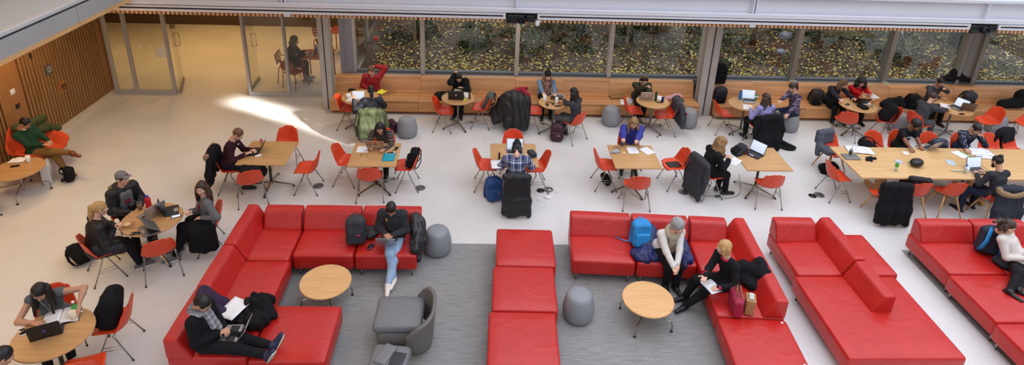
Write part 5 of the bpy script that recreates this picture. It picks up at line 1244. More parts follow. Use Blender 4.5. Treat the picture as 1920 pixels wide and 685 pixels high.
# in the hall
P('person in a dark hooded parka at the red metal table in the hall', -5.28, 15.75, 2, zs=.425, lean=14, head=(20, 4), hl=(.42, .10, .80), hr=(.42, -.10, .80), skin='tan', top=BLACKF, top_name='parka', bulk=.02, bottom=BLKT, hair=('none', 'black'), group='people in the hall', shoe=GSH,
  extra=lambda t, J: sobj('hood', [J['hd'](ell((-.03, 0, .03), (.12, .105, .125))), J['hd'](ell((-.05, 0, -.10), (.10, .11, .08))), sub(J['hd'](ell((.10, 0, 0), (.09, .07, .10))))], OLIVE, t, .012, .03, (.004, 30)))

# ------------------------------------------------------------------ things on the tables, seats and floor
BLKL = plain('black_laptop', (26, 26, 29), .4); GREYL = plain('grey_laptop', (120, 120, 124), .4, .6); TEALP = plain('teal_folder', (0, 150, 172), .6); TEALC = plain('teal_tumbler', (18, 86, 110), .35); KRAFT = plain('kraft_paper', (166, 122, 78), .8); CRIM = plain('crimson_nylon', (150, 24, 58), .6, var=.15, scale=20)
SKYB = plain('sky_blue_nylon', (24, 132, 196), .6, var=.2, scale=16, bmp=.1); ROYAL = plain('royal_blue_nylon', (24, 66, 122), .65, var=.2, scale=16, bmp=.1); BURG = plain('burgundy_nylon', (58, 22, 40), .6, var=.25, scale=18, bmp=.1); NAVYP = plain('navy_puffer', (22, 32, 84), .5, var=.25, scale=14, bmp=.2)
YELP = plain('yellow_folder', (222, 214, 40), .6); GRNP = plain('green_tag', (70, 170, 70), .6); COFF = plain('iced_coffee', (150, 108, 76), .3); DARKD = plain('cola', (40, 24, 18), .2); CLEARP = glass_mat('clear_plastic', (.82, .88, .90, 1)); CLEARC = glass_mat('clear_cup', (.86, .86, .84, 1))
ORNG = plain('orange_strap', (196, 84, 40), .7); PINKP = plain('pink_cloth', (206, 150, 156), .9); GREYJ = fabric('grey_wool', (78, 84, 94)); PURP = fabric('dark_purple_cloth', (56, 46, 68)); TANB = plain('tan_leather', (140, 92, 62), .5); REDP = plain('red_plastic', (206, 30, 36), .3); BLUEC = plain('blue_cap', (40, 60, 190), .4)
CREAMC = plain('cream_cup', (226, 208, 184), .6); LWHT = plain('logo_white', (235, 235, 235), .4); STK = [plain('sticker_a', (190, 60, 50), .6), plain('sticker_b', (50, 120, 90), .6), plain('sticker_c', (214, 190, 120), .6), plain('sticker_d', (60, 90, 150), .6)]
Z = .742
# lounge corner
lump('paper_bag', 'crumpled white napkin bundle on the side table in the lounge corner', 'napkin', -8.720, 10.448, .521, 10, [('b', V(0, 0, .015), V(.13, .09, .014), .012, None), ell((.03, .02, .03), (.07, .05, .02))], WHITEP, .009, .02, (.008, 30))
cup(-8.516, 10.429, .521, 'white paper cup on the side table in the lounge corner', WHITEP)
phone(-8.646, 10.252, .521, 20, 'black phone on the side table in the lounge corner')
t = thing('shopping_bag', 'white paper shopping bag standing on the floor by the side table', 'bag', (-8.363, 10.578, 0), .5)
obj('bag_body', MB().rbox((0, 0, .20), (.075, .15, .20), .012, mid=2, fn=lambda P: P * V(1, 1, 1) + np.stack([.012 * np.sin(P[:, 2] * 20 + P[:, 1] * 9), 0 * P[:, 0], 0 * P[:, 0]], 1)), plain('bag_white', (210, 206, 200), .7), t)
for q in (-.05, .05): obj('handle', MB().tube([(q, -.06, .39), (q, -.05, .47), (q, .05, .47), (q, .06, .39)], .004, 6), WHITEP, t, True)
t = backpack(-8.125, 10.776, .09, (rad(80), 0, rad(40)), 'dark backpack lying on the floor behind the white shopping bag', BLACKF, s=.8); 
lump('jacket', 'olive jacket thrown over the back of the orange lounge chair', 'jacket', -9.12, 11.30, .46, -14, [cap((-.02, -.15, .36), (.02, .36, .34), .09), cap((.12, -.05, .22), (.14, .34, .16), .085), cap((.14, .34, .18), (.22, .48, .10), .07), cap((-.10, -.1, .30), (-.1, .3, .3), .07)], OLIVE, .013, .06, (.012, 20), 3)
# reading woman's table
laptop(-5.288, 6.046, Z, 296, 'dark laptop with a small purple emblem in front of the reading woman', BLKL, False, 100, .33, .23, ('o', plain('purple_emblem', (96, 70, 150), .4)))
book(-5.272, 6.274, Z, 300 - 8, 'thick open book in front of the reading woman', .20, .27, .03)
phone(-5.586, 6.037, Z, 130, 'black phone in a white case near the reading woman\'s elbow', WHITEPL)
cup(-5.094, 6.238, Z, 'cream smoothie cup beside the open book', CREAMC, .13, .043)
bottle(-5.122, 6.328, Z, 'clear water bottle with a green label beside the open book', CLEARP, WHITEPL, .21, .032, GRNP)
bottle(-5.084, 6.374, Z, 'tiny white bottle cap lying near the water bottle', WHITEPL, WHITEPL, .014, .016)
backpack(-4.86, 6.50, .452, (0, rad(-12), rad(192)), 'large black backpack on the orange chair beside the reading woman', BLACKF, s=1.2, straps=False, tags=plain('grey_tag', (120, 120, 122), .5), seed=5)
# three friends' table
laptop(-5.269, 8.482, Z, 328, 'open silver laptop in front of the friend in the grey cap', SILVER, False, 102, .33, .23)
laptop(-5.088, 8.069, Z, 42, 'half open grey laptop near the pastry wrapper', GREYL, False, 40, .33, .235)
laptop(-4.988, 8.573, Z, 205, 'laptop covered in red and green stickers', BLKL, False, 112, .29, .20, None, None, ((-.02, .03, .03, .02, 20, STK[0]), (.03, -.06, .02, .035, -10, STK[1]), (.045, .05, .015, .03, 5, STK[2])))
bottle(-5.411, 8.700, Z, 'red water bottle with a blue cap on the three friends\' table', REDP, BLUEC, .20, .045)
cup(-5.500, 8.609, Z, 'iced coffee in a clear cup on the three friends\' table', CLEARC, .13, .042, CLEARC, COFF, plain('green_straw', (40, 120, 80), .5))
phone(-5.264, 8.762, Z, 20, 'black phone next to the red bottle'); phone(-4.855, 8.431, Z, 25, 'phone with a pale blue screen by the stickered laptop', BLACKS, True); phone(-5.253, 7.988, Z, 10, 'black phone at the table edge near the half open laptop')
t = thing('pastry', 'pastry on a brown wrapper on the three friends\' table', 'food', (-5.477, 8.172, 0), rad(20)); t.location.z = Z
obj('wrapper', MB().rbox((0, 0, .002), (.11, .09, .0018), .0015, mid=2), KRAFT, t); sobj('bun', [ell((0, 0, .025), (.06, .05, .024))], plain('bun', (224, 190, 140), .7), t, .007, .01, (.003, 50))
lump('pastry', 'cream topped pastry held by the blond woman', 'food', -5.439, 7.914, .99, 0, [ell((0, 0, .02), (.04, .04, .028)), ell((0, 0, .045), (.03, .03, .016))], plain('pastry_cream', (232, 206, 176), .7), .006, .01, (.003, 60))
backpack(-6.231, 8.209, .05, (rad(-35), rad(-50), rad(20)), 'black backpack slumped on the floor behind the blond woman', BLACKF, s=.85, seed=2)
backpack(-4.92, 8.72, .09, (0, rad(75), rad(100)), 'black bag on the floor under the three friends\' table', BLACKF, s=.7, straps=False, seed=3)
# maroon man's table
laptop(-4.383, 10.507, Z, 8, 'open black laptop of the man in the maroon sweater', BLKL, False, 125)
bottle(-4.306, 10.781, Z, 'small bottle with a pink label on the maroon man\'s table', CLEARP, WHITEPL, .17, .028, plain('pink_label', (214, 90, 120), .6))
lump('glove', 'crumpled white tissue on the maroon man\'s table', 'tissue', -4.223, 10.330, Z, 15, [cap((-.05, 0, .015), (.05, .02, .018), .018, .022)], WHITEP, .006, .01, (.005, 50))
lump('shoulder_bag', 'slouched black bag on the orange chair near the red sofa', 'bag', -4.26, 10.02, .45, 113, [('b', V(.02, .0, .13), V(.13, .19, .13), .07, rz(.1)), ell((.04, -.16, .10), (.12, .12, .11)), cap((.02, -.2, .22), (.06, .2, .26), .03)], BLACKF, .012, .05, (.010, 18), 4)
coat_on_chair(-4.80, 10.42, 8, 'black coat with a fur collar hanging behind the man in maroon', BLACKF, .24, .60, 3, FUR, True)
# teal folder table
laptop(-2.068, 10.759, Z, 268, 'laptop with a patchwork of stickers used by the woman in stripes', plain('tan_lid', (170, 140, 110), .5), False, 108, .33, .23, ('o', LWHT), None, tuple((-.07 + .05 * (i % 4), -.11 + .055 * (i // 2), .018, .022, 25 * i, STK[i % 4]) for i in range(9)))
paper(-2.340, 10.666, Z, 92, 'white sheet with a pencil mark on the teal folder table', .22, .25)
t = thing('pencil', 'red pencil lying across the white sheet on the teal folder table', 'pencil', (-2.249, 10.621, 0), rad(50)); t.location.z = .757; obj('shaft', MB().tube([(-.07, 0, 0), (.06, 0, 0)], .004, 6), REDP, t); obj('tip', MB().tube([(.06, 0, 0), (.075, 0, 0)], [.004, .001], 6), BLACKS, t)
def specs(x, y, z, rot, label):
    t = thing('glasses', label, 'glasses', (x, y, z + .006), rad(rot)); m = MB()
    for q in (-.032, .032): m.tube([(.022 * math.sin(a), q + .024 * math.cos(a), .018 + .0 * a) for a in np.linspace(0, 2 * PI, 11)], .003, 5)
    obj('rims', m, BLACKS, t, True)
    for q in (-.062, .062): obj('temple', MB().tube([(0, q, .018), (-.10, q * .9, .004)], .003, 5), BLACKS, t, True)
specs(-2.277, 10.441, Z, 100, 'folded black glasses on the teal folder table')
paper(-1.791, 10.373, Z + .003, 90, 'bright teal folder on the square table', .23, .30, 3, TEALP, 'folder', 'folder', .002, False)
phone(-1.707, 10.705, Z, 70, 'black phone above the teal folder'); phone(-1.785, 10.536, Z, 20, 'white earphone case next to the teal folder', WHITEPL)
backpack(-1.40, 10.55, .452, (0, rad(-16), rad(184)), 'black backpack on the orange chair by the teal folder', BLACKF, s=.9, seed=6, tags=LWHT)
coat_on_chair(-2.47, 12.48, 95, 'olive green parka hanging on the chair behind the woman in stripes', plain('olive_parka', (66, 72, 46), .7, var=.25, scale=12, bmp=.15), .27, .60, 1, None, True)
lump('handbag', 'burgundy handbag on the floor between the green parka and the drum pouf', 'bag', -2.10, 12.86, 0, 30, [('b', V(0, 0, .13), V(.08, .15, .13), .05, None), cap((0, -.08, .26), (0, .08, .26), .02)], BURG, .012, .04, (.008, 20), 7)
# red jacket man's table
t = thing('tablet', 'white tablet held up over the cafe table, its screen lit', 'tablet', (-2.816, 12.735, 0), (0, rad(50), rad(-84))); t.location.z = .95
obj('case', MB().rbox((0, 0, 0), (.10, .135, .006), .006, mid=0), WHITEPL, t); obj('screen', MB().rbox((0, 0, .0066), (.082, .112, .0006), .0004, mid=0), SCREENW, t)
paper(-3.019, 12.973, Z, 80, 'loose white pages beside the held up tablet', .2, .28, 2)
paper(-2.404, 13.373, Z + .01, 60, 'yellow and green folder by the man in the red jacket', .18, .22, 4, YELP, 'folder', 'folder', .02, False)
backpack(-3.25, 13.98, .44, (rad(85), 0, rad(10)), 'black bag lying on the bench beside the man in the red jacket', BLACKF, s=.9, straps=False, seed=8)
t = thing('tissue_box', 'small white box on the edge of the cafe table near the black bag', 'box', (-3.246, 12.964, 0), .2); t.location.z = Z; obj('carton', MB().rbox((0, 0, .03), (.05, .07, .03), .005, mid=0), WHITEP, t); obj('flap', MB().rbox((0, 0, .062), (.03, .05, .002), .0015, mid=0), WHITEPL, t)
t.location.x = -3.12; t.location.y = 13.10
# table with the white square laptop
laptop(-0.644, 13.150, Z, 268, 'black laptop whose lid carries a white square', BLKL, False, 104, .36, .24, ('sq', LWHT))
paper(-0.611, 13.499, Z, 85, 'open magazine pages behind the black laptop', .24, .30, 3, plain('magazine', (206, 200, 170), .6))
paper(-0.427, 13.321, Z, 70, 'white worksheet between the black laptop and the flask', .2, .26)
bottle(-0.339, 13.113, Z, 'brown flask on the black laptop\'s table', plain('brown_flask', (112, 72, 54), .4), BLACKS, .19, .030)
t = thing('sticky_notes', 'lime green sticky notes beside the black laptop', 'notes', (-0.454, 13.049, 0), .1); t.location.z = Z; obj('pad', MB().rbox((0, 0, .008), (.035, .035, .008), .003, mid=0), plain('lime', (190, 220, 40), .6), t)
backpack(.02, 13.28, .455, (0, rad(-24), rad(170)), 'grey and orange rucksack on the orange chair', plain('grey_green_nylon', (74, 80, 74), .7, var=.2, scale=18), ORNG, .95, seed=9, strap_mat=BLACKF)
lump('cloth', 'dark cloth spilling off the bench beside the person in black', 'coat', -1.02, 13.98, .40, 0, [ell((0, 0, .04), (.22, .18, .05)), cap((-.1, -.15, .03), (.12, -.26, .0), .05)], BLACKF, .012, .05, (.012, 18), 2)
# beanie woman's table
cup(1.407, 13.066, Z, 'white paper cup beside the laptop of the woman in the beanie', WHITEP, .12, .042, WHITEPL); cup(1.677, 12.959, Z, 'white paper cup in the middle of the small cafe table', WHITEP, .12, .042, WHITEPL)
laptop(1.749, 13.352, Z, 250, 'open silver laptop lying low in front of the woman in the beanie', SILVER, False, 150, .31, .22, ('o', LWHT))
t = thing('headphones', 'black headphones lying on the small cafe table', 'headphones', (1.502, 12.884, 0), .4); t.location.z = Z
obj('headband', MB().tube([(.085 * math.cos(a), .085 * math.sin(a), .012) for a in np.linspace(-.5, PI + .5, 14)], .009, 7), BLACKS, t, True)
for q in (-1, 1): sobj('ear_cup', [ell((q * .075, -.045, .022), (.035, .03, .022))], BLACKS, t, .007, .01)
phone(1.690, 12.786, Z, 5, 'black phone at the rim of the small cafe table')
lump('coat', 'heap of black puffer coats over the pouf and chair', 'coat', .78, 13.16, 0, -12, [ell((-.12, .02, .62), (.36, .26, .26)), cap((-.25, -.08, .62), (-.46, -.26, .24), .15, .09), cap((-.08, -.1, .74), (-.18, -.38, .20), .16, .09), cap((.08, -.1, .74), (.06, -.40, .16), .15, .09), cap((.18, -.06, .70), (.26, -.34, .20), .12, .08), cap((-.45, -.1, .46), (-.62, -.14, .34), .09, .05), ell((.0, .1, .78), (.24, .18, .12))], BLACKP, .014, .14, (.022, 15), 5)
lump('scarf', 'crimson scarf on top of the heap of black coats', 'scarf', .86, 13.24, .84, -10, [cap((-.2, -.06, .04), (.02, -.02, .10), .05), cap((.02, -.02, .10), (.18, -.1, .02), .055), cap((-.1, .06, .06), (.1, .1, .10), .05)], plain('crimson_scarf', (142, 22, 42), .85), .011, .04, (.012, 28), 2)
backpack(1.673, 12.531, 0, (0, rad(-4), rad(-100)), 'burgundy backpack standing on the floor behind the woman in dark grey', BURG, BURG, .95, seed=10, tags=plain('khaki_tag', (150, 150, 110), .6))
# headphones person's table
laptop(3.842, 13.317, Z, 268, 'silver laptop with a white emblem at the headphones person\'s table', SILVER, False, 106, .31, .22, ('o', LWHT))
bottle(4.051, 13.174, Z, 'dark green bottle next to the silver laptop', plain('dark_green', (40, 66, 46), .35), BLACKS, .24, .033); bottle(4.211, 13.150, Z, 'deep blue can on the headphones person\'s table', plain('deep_blue', (24, 44, 110), .3), CHROME, .13, .033)
paper(4.176, 13.361, Z, 60, 'white sheets behind the dark green bottle', .18, .24); phone(4.131, 13.087, Z, 5, 'black phone between the bottle and the blue can')
paper(3.496, 13.835, .388, 80, 'white papers lying on the bench beside the drum pouf', .22, .32, 2); paper(3.624, 13.935, .390, 60, 'second bundle of white papers on the bench, overlapping the first', .21, .28, 2)
lump('bag', 'tan paper wrapper lying on the bench seat, above the papers', 'wrapper', 3.357, 14.150, .37, 5, [('b', V(0, 0, .03), V(.18, .10, .03), .025, None)], plain('tan_wrapper', (150, 112, 70), .8), .011, .02, (.01, 20), 1)
lump('hat', 'dusty pink knitted hat and scarf on the bench', 'scarf', 4.738, 13.969, .40, 20, [cap((-.22, 0, .08), (.05, .05, .08), .055), ell((.1, -.02, .09), (.14, .10, .09))], PINKP, .011, .03, (.010, 26), 3)
coat_on_chair(4.28, 13.00, 182, 'dark grey parka with a tan fur hood and a small red patch over a chair', plain('slate_parka', (50, 52, 60), .65, var=.2, scale=14, bmp=.12), .24, .58, 6, FUR, True, patch=plain('red_patch', (190, 60, 66), .6))
# blue jacket woman's table
paper(2.980, 10.770, Z, 92, 'open white notebook page before the woman in blue', .21, .27, 3); paper(3.267, 10.757, Z, 118, 'second white page set at an angle before the woman in blue', .21, .27, 2)
cup(2.804, 10.962, Z, 'teal tumbler gripped by the woman in blue', TEALC, .17, .034, BLACKS)
lump('gloves', 'bundle of pale grey gloves on the table of the woman in blue', 'gloves', 2.607, 10.675, Z, 25, [cap((-.08, 0, .02), (.08, .02, .025), .022, .03), cap((-.02, -.04, .02), (.07, -.03, .02), .02)], plain('pale_grey_knit', (150, 154, 162), .9), .008, .02, (.005, 45), 3)
specs(2.690, 10.827, Z, 40, 'glasses beside the pale grey gloves')
t = thing('eraser', 'small white eraser on the table of the woman in blue', 'eraser', (2.785, 10.658, 0), .3); t.location.z = Z; obj('block', MB().rbox((0, 0, .008), (.022, .012, .008), .003, mid=0), WHITEPL, t)
backpack(2.50, 10.62, .06, (0, rad(-20), rad(30)), 'black bag on the floor under the chair next to the pale gloves', BLACKF, s=.6, straps=False, seed=12)
paper(3.84, 10.73, .452, 10, 'black tablet in a folio lying on the empty orange chair', .2, .27, 8, BLKL, 'tablet', 'tablet', 0, False)
# plaid shirt table
laptop(0.615, 10.579, Z, 88, 'laptop with a bright screen in front of the plaid shirt', SILVER, True, 108, .33, .23)
book(0.257, 10.158, Z, 5, 'open notebook with black marks at the corner of the plaid shirt\'s table', .15, .21, .012)
bottle(0.310, 10.366, Z, 'slim black bottle by the open notebook', BLACKS, BLACKS, .15, .02)
lump('camera', 'dark camera bag at the far elbow of the plaid shirt', 'bag', 0.945, 10.505, Z, 20, [('b', V(0, 0, .05), V(.07, .10, .05), .03, None)], plain('dark_slate', (40, 46, 58), .7), .009, .02, (.006, 30), 1)
coat_on_chair(.62, 9.88, 90, 'long black puffer coat hanging to the floor behind the plaid shirt', BLACKP, .25, .74, 8, None, False)
backpack(0.234, 10.113, .0, (0, rad(-8), rad(-70)), 'blue hiking rucksack on the floor beside the long black coat', ROYAL, ROYAL, 1.05, seed=13, tags=TANB)
# curly woman's table
laptop(5.389, 10.664, Z, 205 - 180 + 10, 'black laptop with a pale screen turned sideways on the curly woman\'s table', BLKL, True, 112, .33, .23)
lump('pencil_case', 'plump dark purple pencil case on the curly woman\'s table', 'pencil case', 5.174, 10.896, Z, 10, [cap((-.02, -.06, .03), (.02, .06, .03), .034)], plain('aubergine', (44, 28, 44), .6), .008, .02, (.003, 40), 1)
phone(5.444, 10.560, Z, 60, 'black phone beside the pale laptop screen'); lump('cloth', 'small green and brown trinket near the pale laptop screen', 'trinket', 5.458, 10.860, Z, 0, [cap((-.04, 0, .012), (.04, 0, .012), .012)], GRNP, .006, .01, (.002, 40), 1)
backpack(4.99, 10.66, .742, (0, rad(-60), rad(200)), 'dark backpack with a red strap slumped at the table corner by the curly woman', CHARF, BLACKF, .72, seed=14, strap_mat=plain('red_strap', (140, 40, 36), .7))
paper(4.881, 10.354, .765, 40, 'white papers held over the table edge by the curly woman', .21, .29, 2)
coat_on_chair(4.46, 10.38, 14, 'charcoal coat sliding off the chair of the curly haired woman', plain('charcoal_coat', (40, 42, 48), .7, var=.25, scale=16), .27, .74, 9, None, True)
# cans table
laptop(6.338, 13.236, Z, 82, 'silver laptop showing a pale page at the table with the cans', SILVER, True, 112, .31, .22)
paper(6.167, 12.903, Z, 70, 'white sheet in front of the laptop with the pale page', .21, .28)
bottle(6.149, 13.351, Z, 'bright blue bottle at the bench side of the table', plain('bright_blue', (36, 110, 190), .35), BLACKS, .22, .036); bottle(6.535, 13.336, Z, 'green can on the table of the woman in lavender', plain('can_green', (40, 140, 80), .3), CHROME, .16, .036, LWHT)
coat_on_chair(6.36, 12.48, 98, 'black coat over the chair of the woman in lavender, one sleeve on the floor', BLACKF, .28, .76, 10, None, True)
lump('coat_sleeve', 'black sleeve of a coat trailing on the floor by the pouf', 'coat', 6.957, 12.405, 0, -30, [cap((-.22, .10, .10), (0, 0, .05), .07, .06), cap((0, 0, .05), (.22, -.04, .04), .055, .045), ell((.05, -.09, .02), (.2, .12, .03))], BLACKF, .012, .04, (.008, 22), 3)
laptop(6.808, 12.845, .655, 172, 'dark laptop on the knees of the woman in flannel', BLKL, False, 120, .31, .22)
backpack(5.92, 13.98, .385, (0, rad(8), rad(-90)), 'navy and red rucksack on the bench beside the twin column', plain('navy_nylon', (28, 30, 46), .7, var=.2, scale=16), BLACKF, .95, seed=15, strap_mat=plain('red_strap', (140, 40, 36), .7))
backpack(5.98, 14.40, .745, (0, rad(6), rad(-90)), 'big black backpack standing on top of the bench back by the column', BLACKF, BLACKF, 1.15, seed=16)
# red sweater woman's table
backpack(8.373, 13.968, .385, (0, rad(12), rad(-90)), 'dark backpack with a tan flap on the bench behind the plaid flannel shirt', plain('dark_brown_nylon', (34, 28, 28), .7), BLACKF, .95, seed=17, tags=TANB)
backpack(8.681, 13.790, .385, (0, rad(30), rad(-80)), 'squat black bag on the bench next to the fair haired woman', BLACKF, BLACKF, .75, straps=False, seed=18)
laptop(9.087, 13.347, Z, 262, 'black laptop in front of the woman in the red sweater', BLKL, False, 130, .33, .23)
lump('bag', 'small black pouch on the red sweater woman\'s table', 'pouch', 8.969, 12.982, Z, 10, [('b', V(0, 0, .035), V(.08, .13, .035), .03, None)], BLACKF, .010, .03, (.006, 26), 1)
bottle(9.214, 13.020, Z, 'clear plastic bottle by the black pouch', CLEARP, WHITEPL, .2, .032); phone(8.699, 13.149, Z, 40, 'phone under the hand of the fair haired woman'); paper(9.196, 13.260, Z, 90, 'white notes by the black pouch', .2, .2)
paper(9.487, 13.487, .83, 95, 'white pages in the hands of the woman in the red sweater', .21, .28, 2)
backpack(9.53, 12.97, .455, (0, rad(-22), rad(165)), 'black backpack on the orange chair in front of the drum pouf', BLACKF, BLACKF, 1., seed=19)
lump('coat', 'black coats heaped on the bench beside the red sweater woman\'s table', 'coat', 10.464, 13.912, .36, 8, [cap((-.35, 0, .08), (.1, .02, .12), .10, .13), cap((.1, -.1, .08), (.38, .0, .10), .10)], BLACKF, .012, .05, (.022, 19), 4)
backpack(10.773, 13.829, .385, (0, rad(20), rad(-100)), 'black backpack leaning on the bench back beside the heaped coats', BLACKF, BLACKF, .95, seed=20)
# farthest cafe table
laptop(11.316, 13.042, Z, 20, 'laptop with a pale screen at the farthest cafe table', GREYL, True, 118, .31, .22)
laptop(11.525, 13.021, Z, 250, 'laptop with a brown lid at the farthest cafe table', plain('brown_lid', (112, 84, 64), .5), False, 110, .31, .22)
paper(11.140, 13.185, Z, 60, 'open notebook by the man in the grey sweatshirt', .2, .26, 2); phone(11.211, 12.718, Z, 10, 'black phone at the rim of the farthest cafe table')
backpack(12.328, 13.986, .385, (0, rad(14), rad(-92)), 'dark backpack on the bench beside the man in the patterned sweater', plain('dark_grey_nylon', (44, 44, 50), .7, var=.2, scale=16), BLACKF, 1., seed=21)
lump('jacket', 'black jacket heaped on the window sill above the man in the patterned sweater', 'jacket', 12.561, 14.717, .745, 0, [cap((-.45, .0, .06), (-.1, .0, .14), .06, .13), cap((-.1, 0, .16), (.30, -.02, .06), .13, .06), ell((-.12, 0, .26), (.12, .1, .12))], BLACKF, .012, .05, (.022, 19), 2)
lump('coat', 'dark coat on the bench at the far end', 'coat', 13.512, 13.904, .36, -10, [cap((-.25, 0, .10), (.25, 0, .22), .11, .14), ell((.2, .1, .34), (.16, .12, .16))], BLACKF, .012, .05, (.022, 19), 3)
# long table
book(7.713, 10.900, Z, 80, 'spread of white notebook pages at the head of the long table', .26, .30, .02)
cup(7.397, 10.695, Z, 'clear cup with dark drink and straw on the long table', CLEARC, .12, .038, CLEARC, DARKD, BLACKS)
laptop(7.360, 10.609, Z, 88, 'closed thin silver laptop beside the cup with dark drink', SILVER, False, 3, .31, .22)
lump('gloves', 'crumpled black gloves on the long table', 'gloves', 7.711, 10.534, Z, 30, [cap((-.10, 0, .02), (.05, .02, .025), .03, .025), cap((-.02, .06, .02), (.10, -.05, .02), .022), cap((-.05, -.06, .015), (.05, -.02, .02), .02)], BLACKF, .008, .02, (.006, 35), 2)
paper(8.626, 10.815, Z, 70, 'small white note on the long table near the silver laptop', .10, .13, 1); paper(8.258, 10.464, Z, 80, 'blue and white card beside the bike helmet', .12, .14, 1, plain('card_blue', (190, 205, 222), .5), 'card'); paper(9.321, 10.449, Z, 75, 'blue and white leaflet in the middle of the long table', .15, .2, 1, plain('card_blue', (190, 205, 222), .5), 'card')
bottle(7.972, 10.114, Z, 'clear water bottle with a green label on the long table', CLEARP, WHITEPL, .22, .033, GRNP)
t = thing('helmet', 'black bike helmet on the long table', 'helmet', (8.503, 10.306, 0), rad(20)); t.location.z = Z
sobj('shell', [ell((0, 0, .075), (.145, .105, .085)), sub(('b', V(0, 0, -.02), V(.3, .3, .05), .01, None))] + [sub(cap((.1 - .02 * abs(i), i * .045, .155), (-.12, i * .04, .15), .014)) for i in (-1, 0, 1)], BLACKS, t, .008, .012)
obj('strap', MB().tube([(.05, .10, .03), (.07, .14, .008), (.0, .16, .006), (-.06, .12, .01)], .007, 6, flat=(1, .4)), GRNP, t, True)
laptop(9.243, 11.077, Z, 292, 'silver laptop typed on by the woman in the black T-shirt', SILVER, False, 118, .31, .22)
paper(9.750, 10.779, Z, 105, 'white sheet with a green edge on the long table', .21, .28, 3); paper(9.895, 10.761, Z, 105, 'narrow green strip lying along the white sheet', .035, .27, 3, GRNP, 'strip', 'paper_strip', 0, False)
book(10.257, 10.880, Z, 262, 'big open book under the man in the navy sweater', .24, .30, .03); book(10.253, 10.727, Z, 80, 'colourful magazine edge below the big open book', .2, .24, .012, plain('magazine_cover', (120, 96, 60), .5))
laptop(9.627, 10.113, Z, 96, 'laptop with a white page in front of the bearded man', BLKL, True, 106, .33, .23, None, SILVER)
cup(9.386, 10.107, Z, 'white cup lying by the bearded man\'s laptop', WHITEP, .09, .038); bottle(9.299, 10.047, Z, 'blue capped clear bottle next to the white cup', CLEARP, BLUEC, .19, .03)
lump('plastic_bag', 'crumpled clear wrapper on the long table near the leaflet', 'wrapper', 9.194, 10.123, Z, 0, [cap((-.09, .0, .012), (.08, -.01, .015), .016, .02)], plain('wrapper_grey', (196, 188, 170), .3), .007, .01, (.006, 45), 1)
lump('jacket', 'grey wool jacket thrown over the chair at the far corner of the long table', 'jacket', 7.48, 11.40, 0, 285, [('b', V(-.20, -.05, .68), V(.035, .19, .13), .03, ry(-.15)), ('b', V(-.30, -.05, .66), V(.03, .18, .14), .03, None), cap((-.25, -.2, .78), (-.25, .08, .79), .05), cap((-.20, -.22, .66), (-.10, -.29, .36), .065, .05), cap((-.10, -.24, .52), (.10, -.22, .47), .06, .05), ell((.02, -.10, .49), (.16, .16, .05))], GREYJ, .012, .08, (.012, 20), 11)
backpack(8.45, 11.40, .45, (0, rad(62), rad(180)), 'black duffel bag on a chair at the long table', BLACKF, BLACKF, 1.05, seed=22)
backpack(9.66, 11.40, .452, (0, rad(-24), rad(90)), 'dark grey backpack on the chair between the T-shirt woman and the navy sweater man', plain('storm_nylon', (58, 62, 76), .7, var=.25, scale=16), BLACKF, 1., seed=23)
coat_on_chair(11.55, 11.46, 290, 'black coat over the last chair on the far side of the long table', BLACKF, .25, .5, 12, None, True)
backpack(7.222, 11.285, .03, (rad(60), 0, rad(60)), 'black tote bag on the floor behind the chair at the head of the long table', BLACKF, BLACKF, .85, seed=24)
coat_on_chair(7.58, 9.72, 88, 'black jacket draped over a chair on the near side of the long table', BLACKF, .29, .73, 13, None, False, puff=.06)
lump('jacket', 'black jacket bunched on the chair seat below the helmet', 'jacket', 8.24, 9.96, .44, 92, [ell((0, 0, .12), (.18, .22, .12)), cap((-.2, -.16, .30), (-.18, .18, .34), .06)], plain('dark_jacket', (34, 34, 38), .8, var=.2, scale=18), .012, .05, (.012, 18), 5)
coat_on_chair(9.66, 9.66, 90, 'navy coat with a tan fur collar on the bearded man\'s chair', plain('navy_coat_cloth', (24, 28, 44), .75, var=.25, scale=16), .27, .66, 14, FUR, False)
# sofa things
backpack(-1.991, 8.204, .435, (0, rad(-14), rad(-84)), 'charcoal backpack leaning on the red sofa', plain('charcoal_nylon', (48, 49, 54), .75, var=.2, scale=18, bmp=.1), CHARF, 1.02, seed=25, tags=plain('red_tag', (180, 40, 60), .6))
phone(-1.745, 8.101, .439, 70, 'phone in a purple case on the red sofa', plain('purple_case', (80, 40, 84), .5))
laptop(-1.457, 8.015, .615, 268, 'silver tablet laptop on the lap of the woman in pale jeans', SILVER, False, 118, .30, .20, ('o', CHROME))
lump('jacket', 'black leather jacket draped beside the woman in pale jeans, over the sofa arm', 'jacket', -1.08, 8.26, .43, -20, [cap((-.08, .22, .26), (.06, .0, .14), .10), cap((.06, 0, .16), (.12, -.22, .04), .09, .08), cap((.0, .2, .24), (.16, .02, .02), .08), cap((.14, -.05, .08), (.17, -.22, -.12), .075, .05)], plain('leather_black', (30, 30, 33), .45, var=.2, scale=14, bmp=.2), .011, .04, (.017, 22), 6)
lump('jacket', 'black jacket sleeve spread on the seat between the backpack and the woman in pale jeans', 'jacket', -1.817, 8.412, .435, 10, [ell((0, 0, .05), (.15, .16, .06)), cap((-.1, .1, .06), (.12, .02, .06), .05)], BLACKP, .012, .04, (.010, 20), 7)
laptop(-3.147, 6.141, .595, 2, 'open silver laptop on the thighs of the woman with the plaid scarf', SILVER, False, 126, .32, .225)
paper(-3.274, 6.586, .60, 68, 'large white pad lying on the heap of black clothes', .27, .36, 5, None, 'pad', 'writing_pad', .012, False)
lump('coat', 'dark purple coat folded over the backrest beside the scarf woman', 'coat', -3.508, 6.609, .44, 10, [cap((-.18, .15, .26), (.05, .1, .12), .09), cap((-.15, -.1, .26), (.06, -.08, .12), .09), cap((-.18, -.12, .30), (-.18, .2, .30), .07)], PURP, .012, .05, (.010, 18), 4)
